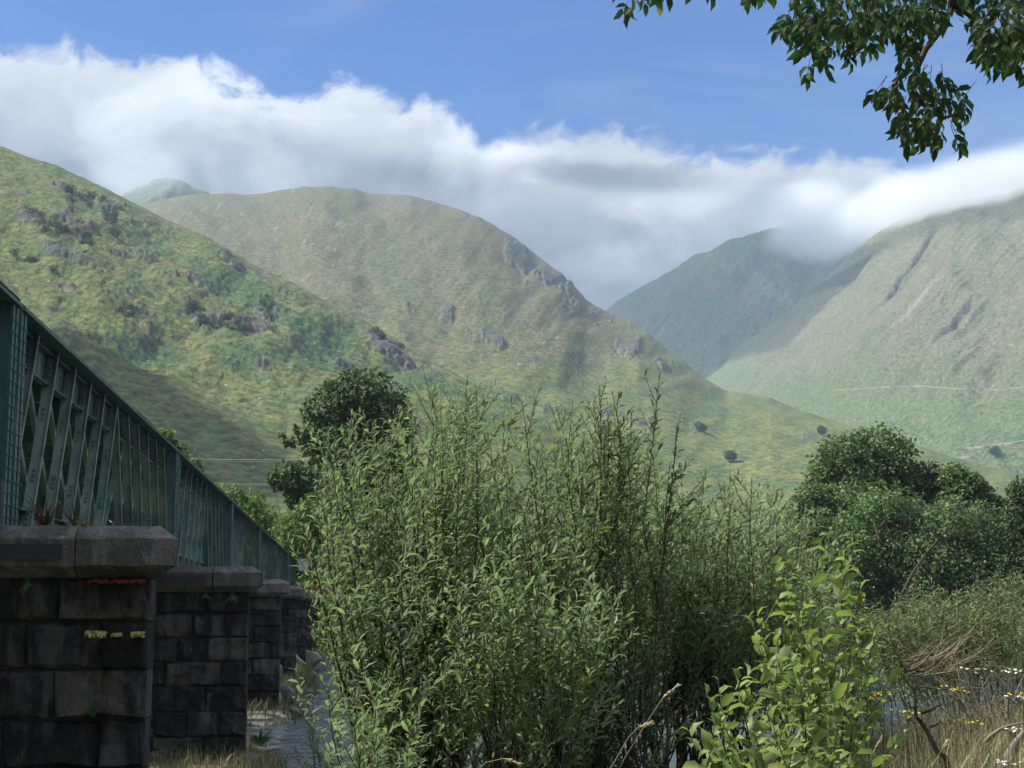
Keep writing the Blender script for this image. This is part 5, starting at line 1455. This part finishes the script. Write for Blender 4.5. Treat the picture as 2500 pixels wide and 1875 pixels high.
rock(735, 1860, 22.6, .34, .28, .20, 'largest pale boulder at the bottom left beside the second pier', 1)
rock(775, 1875, 22.0, .26, .24, .15, 'flat boulder right of the largest one at the bottom left', 2)
rock(805, 1868, 22.2, .20, .18, .20, 'pointed boulder at the bottom left under the low willow shoots', 3)
rock(690, 1880, 21.5, .20, .2, .1, 'small boulder left of the largest one at the bottom edge', 4)
rock(668, 1660, 50.0, .5, .4, .5, 'reddish boulder beside the foot of the fourth pier', 5, z=-2.5)
rock(700, 1695, 41.0, .34, .34, .36, 'squared block lying beside the third pier', 6, z=-2.55)
rock(745, 1600, 66, .9, .7, .5, 'brown boulder on the shore beyond the fourth pier', 7, z=-2.6)
for i, (px, py, D, s_) in enumerate([(905, 1617, 80, .9), (935, 1612, 81, 1.4), (960, 1618, 79, 1.0), (880, 1622, 78, .7), (870, 1725, 42, .5), (895, 1738, 40, .5), (925, 1730, 41, .4)]):
    rock(px, py, D, s_, s_ * .8, s_ * .45, ['pale rock in mid-river left of the largest', 'largest pale rock in mid-river behind the willow fork', 'pale rock in mid-river right of the largest', 'small pale rock at the left of the mid-river group',
         'reddish stone in the shallows left of its two neighbours', 'middle stone of the three in the shallows', 'small stone at the right of the three in the shallows'][i], 20 + i, z=-2.85)
for i in range(60):
    rr = np.random.default_rng(900 + i); s_ = rr.uniform(.12, .32); s__, L__ = rr.uniform(19, 28), rr.uniform(0.3, 5.5)
    if i > 24: s__, L__ = rr.uniform(37.5, 48), rr.uniform(0.6, 5)
    q = BP(s__, L__, 0); zz = gz(q.x, q.y); o_px = q.x / q.y * 3690 + 1250
    import bmesh
    if i < 8:
        rock(o_px, 1478, q.y, s_, s_ * .8, s_ * .5, 'loose stone lying on the gravel bar between the piers', 60 + i, 'loose stones on the gravel bars', zz - .03); RK = bpy.context.scene.objects[-1]; src = [o for o in COL.objects if o.name.startswith('rock')][-1]
    else:
        o = src.copy(); COL.objects.link(o); o.location = (q.x, q.y, zz + .02); o.rotation_euler = (0, 0, rr.uniform(0, 6)); o.scale = [rr.uniform(.6, 1.4)] * 3
sticks('driftwood', 'bleached forked driftwood branch at the foot of the second pier', 'driftwood', [[(615, 1828), (645, 1832), (672, 1826), (690, 1830)], [(655, 1830), (652, 1816)], [(672, 1827), (695, 1822)]], 26.2, 'driftwood', .07)
sticks('driftwood', 'white driftwood log leaning by the fourth pier', 'driftwood', [[(718, 1600), (732, 1612), (748, 1622)], [(737, 1612), (737, 1630)]], 60, 'driftwood', .10)

# ------------------------------------------------------------------ power lines, poles and tracks
for y0, y1, D_, lab in [(1116, 1121, 150, 'upper thin power wire crossing in front of the shaded slope'), (1120, 1126, 150, 'lower thin power wire of the pair crossing the shaded slope'), (1176, 1180, 160, 'single thin wire lower down before the shaded slope')]:
    b = MB(); pts_ = [P(300 + 620 * t, y0 + (y1 - y0) * t + 4 * math.sin(math.pi * t), D_) for t in np.linspace(0, 1, 14)]; b.tube(pts_, .022, 4)
    tag(b.build('power_wire', M['cable']), lab, 'power wire')
for i, (px, py) in enumerate([(2066, 1032), (2119, 1028), (2180, 1028), (2256, 1034), (2391, 1026), (2468, 1022)]):
    p = hit('hill_d', px, py)
    if p:
        k_ = p.length / 3690; h_ = (20 if i in (2, 4) else 13) * k_
        e = empty('power_pole', tuple(p), 0, label=['faint power pole at the left of the row on the far valley side', 'second faint power pole from the left on the far valley side', 'taller pale power pole above the domed tree', 'faint power pole between the two taller ones', 'taller pale power pole at the right on the far valley side', 'rightmost power pole on the far valley side'][i], cat='power pole', group='power poles on the far valley side')
        b = MB(); b.tube([(0, 0, -1), (0, 0, h_)], [.5, .35], 5); b.build('pole', M['pale'], e); b = MB(); b.box((0, 0, h_ * .9), (2.6, .3, .25)); b.build('crossarm', M['pale'], e)


def track(hn, pts_, wid, label, col):
    P3 = []
    for (x0, y0), (x1, y1) in zip(pts_[:-1], pts_[1:]):
        for t in np.linspace(0, 1, 8)[:-1]:
            p = hit(hn, x0 + (x1 - x0) * t, y0 + (y1 - y0) * t)
            if p: P3.append(p)
    if len(P3) < 3: return
    vs, fs = [], []
    for i, p in enumerate(P3):
        w_ = wid * random.uniform(.5, 1.3); up = Vector((0, -p.y, 0)).normalized() * w_ * .6
        vs += [p + Vector((0, -w_, 1.5)), p + Vector((0, w_ * .6, w_ * .55 + 1.5)), p + Vector((0, w_ * .6, w_ * .55 - 2)), p + Vector((0, -w_, -2))]
    for i in range(len(P3) - 1):
        for k in range(4): fs.append((i * 4 + k, i * 4 + (k + 1) % 4, (i + 1) * 4 + (k + 1) % 4, (i + 1) * 4 + k))
    me = bpy.data.meshes.new('track'); me.from_pydata([tuple(v) for v in vs], [], fs); me.update()
    tag(link('hill_track', me, col), label, None, None, 'structure')


M['track'] = mat_simple('track_gravel', (.30, .26, .21), .95, .5, .05)
track('hill_d', [(2030, 955), (2120, 950), (2190, 945), (2260, 944), (2330, 950), (2400, 956), (2450, 952), (2520, 945)], 1.1, 'faint pale hill track crossing the right mountainside', M['track'])
track('hill_d', [(2355, 1098), (2400, 1094), (2450, 1086), (2530, 1076)], 2.2, 'broad pale track low on the right above the tree tops', M['track'])
track('hill_d', [(2320, 1120), (2350, 1119), (2380, 1116)], 1.4, 'short pale stretch of track behind the right trees', M['track'])

# ------------------------------------------------------------------ bushes and little trees on the hills
def hill_bush(hn, px, py, size, seed, label, group, n=420):
    p = hit(hn, px, py)
    if p is None: return
    k_ = p.length / 3690; r_ = size * k_; rg = np.random.default_rng(seed)
    e = empty('hill_tree', tuple(p), 0, label=label, cat='small tree', group=group)
    ps, us = [], []
    for q in range(4):
        c = np.array([rg.normal(0, .45), rg.normal(0, .4), .75 + rg.normal(0, .25)]) * r_; u = unit(rg.normal(0, 1, (n // 4, 3))); rad = (1 - .5 * rg.random(n // 4) ** 2)[:, None]
        ps.append(c + u * rad * r_ * np.array([.62, .62, .55])); us.append(u)
    ps = np.concatenate(ps); us = np.concatenate(us)
    colr = np.stack([np.clip(rg.normal(.4, .25, len(ps)), 0, 1), ps[:, 0] * 0, ps[:, 0] * 0], 1)
    scatter('crown', C_T, ps, unit(us + rg.normal(0, .7, us.shape)), unit(us + rg.normal(0, .5, us.shape) + np.array([0, 0, .4])), r_ * .30 * rg.uniform(.6, 1.2, len(ps)), colr, M['hillbush'], e)
    b = MB(); b.tube([(0, 0, -1.5), (0, 0, r_ * .8)], [r_ * .07, r_ * .03], 4); b.build('trunk', M['bark'], e)


rgh = np.random.default_rng(4)
for gx_, gy_, sx_, sy_, n_, rot_, lab in [(225, 500, 55, 18, 12, .5, 'small tree clinging to the highest crag of the left hill'), (170, 570, 80, 22, 20, .4, 'small tree on the tree-hung cliff of the left hill'), (262, 545, 16, 26, 6, 0, 'small tree at the right end of the tree-hung cliff'),
                                          (320, 765, 14, 10, 3, 0, 'small tree beside the white rock on the left hill'), (470, 755, 26, 30, 9, .2, 'small tree in the middle of the lower crag of the left hill'), (550, 790, 60, 16, 12, .15, 'small tree along the foot of the lower crag of the left hill'),
                                          (655, 765, 12, 34, 8, 0, 'small tree down the right end of the lower crag of the left hill'), (930, 820, 40, 12, 5, .6, 'small tree on the pale crag at the crest of the left hill'), (60, 640, 40, 10, 5, .3, 'small tree low on the left edge of the left hill')]:
    for q in range(n_):
        dx_ = rgh.normal(0, .6) * sx_; hill_bush('hill_a', gx_ + dx_, gy_ + rgh.normal(0, .6) * sy_ + rot_ * dx_, rgh.uniform(6, 13), int(rgh.integers(1e6)), lab, lab.replace('small tree', 'small trees'), 260)
for px, py, sz, lab in [(1783, 1128, 17, 'lone round tree casting a shadow on the low green slope'), (1714, 1055, 13, 'dark bush left of the lone round tree, higher on the slope'), (2010, 1062, 13, 'dark bush beside the pale outcrop left of the domed tree'), (2432, 1115, 14, 'dark bush on the little outcrop at the right edge')]:
    hill_bush('hill_b' if px < 2300 else 'hill_d', px, py, sz, int(px), lab, None, 700)
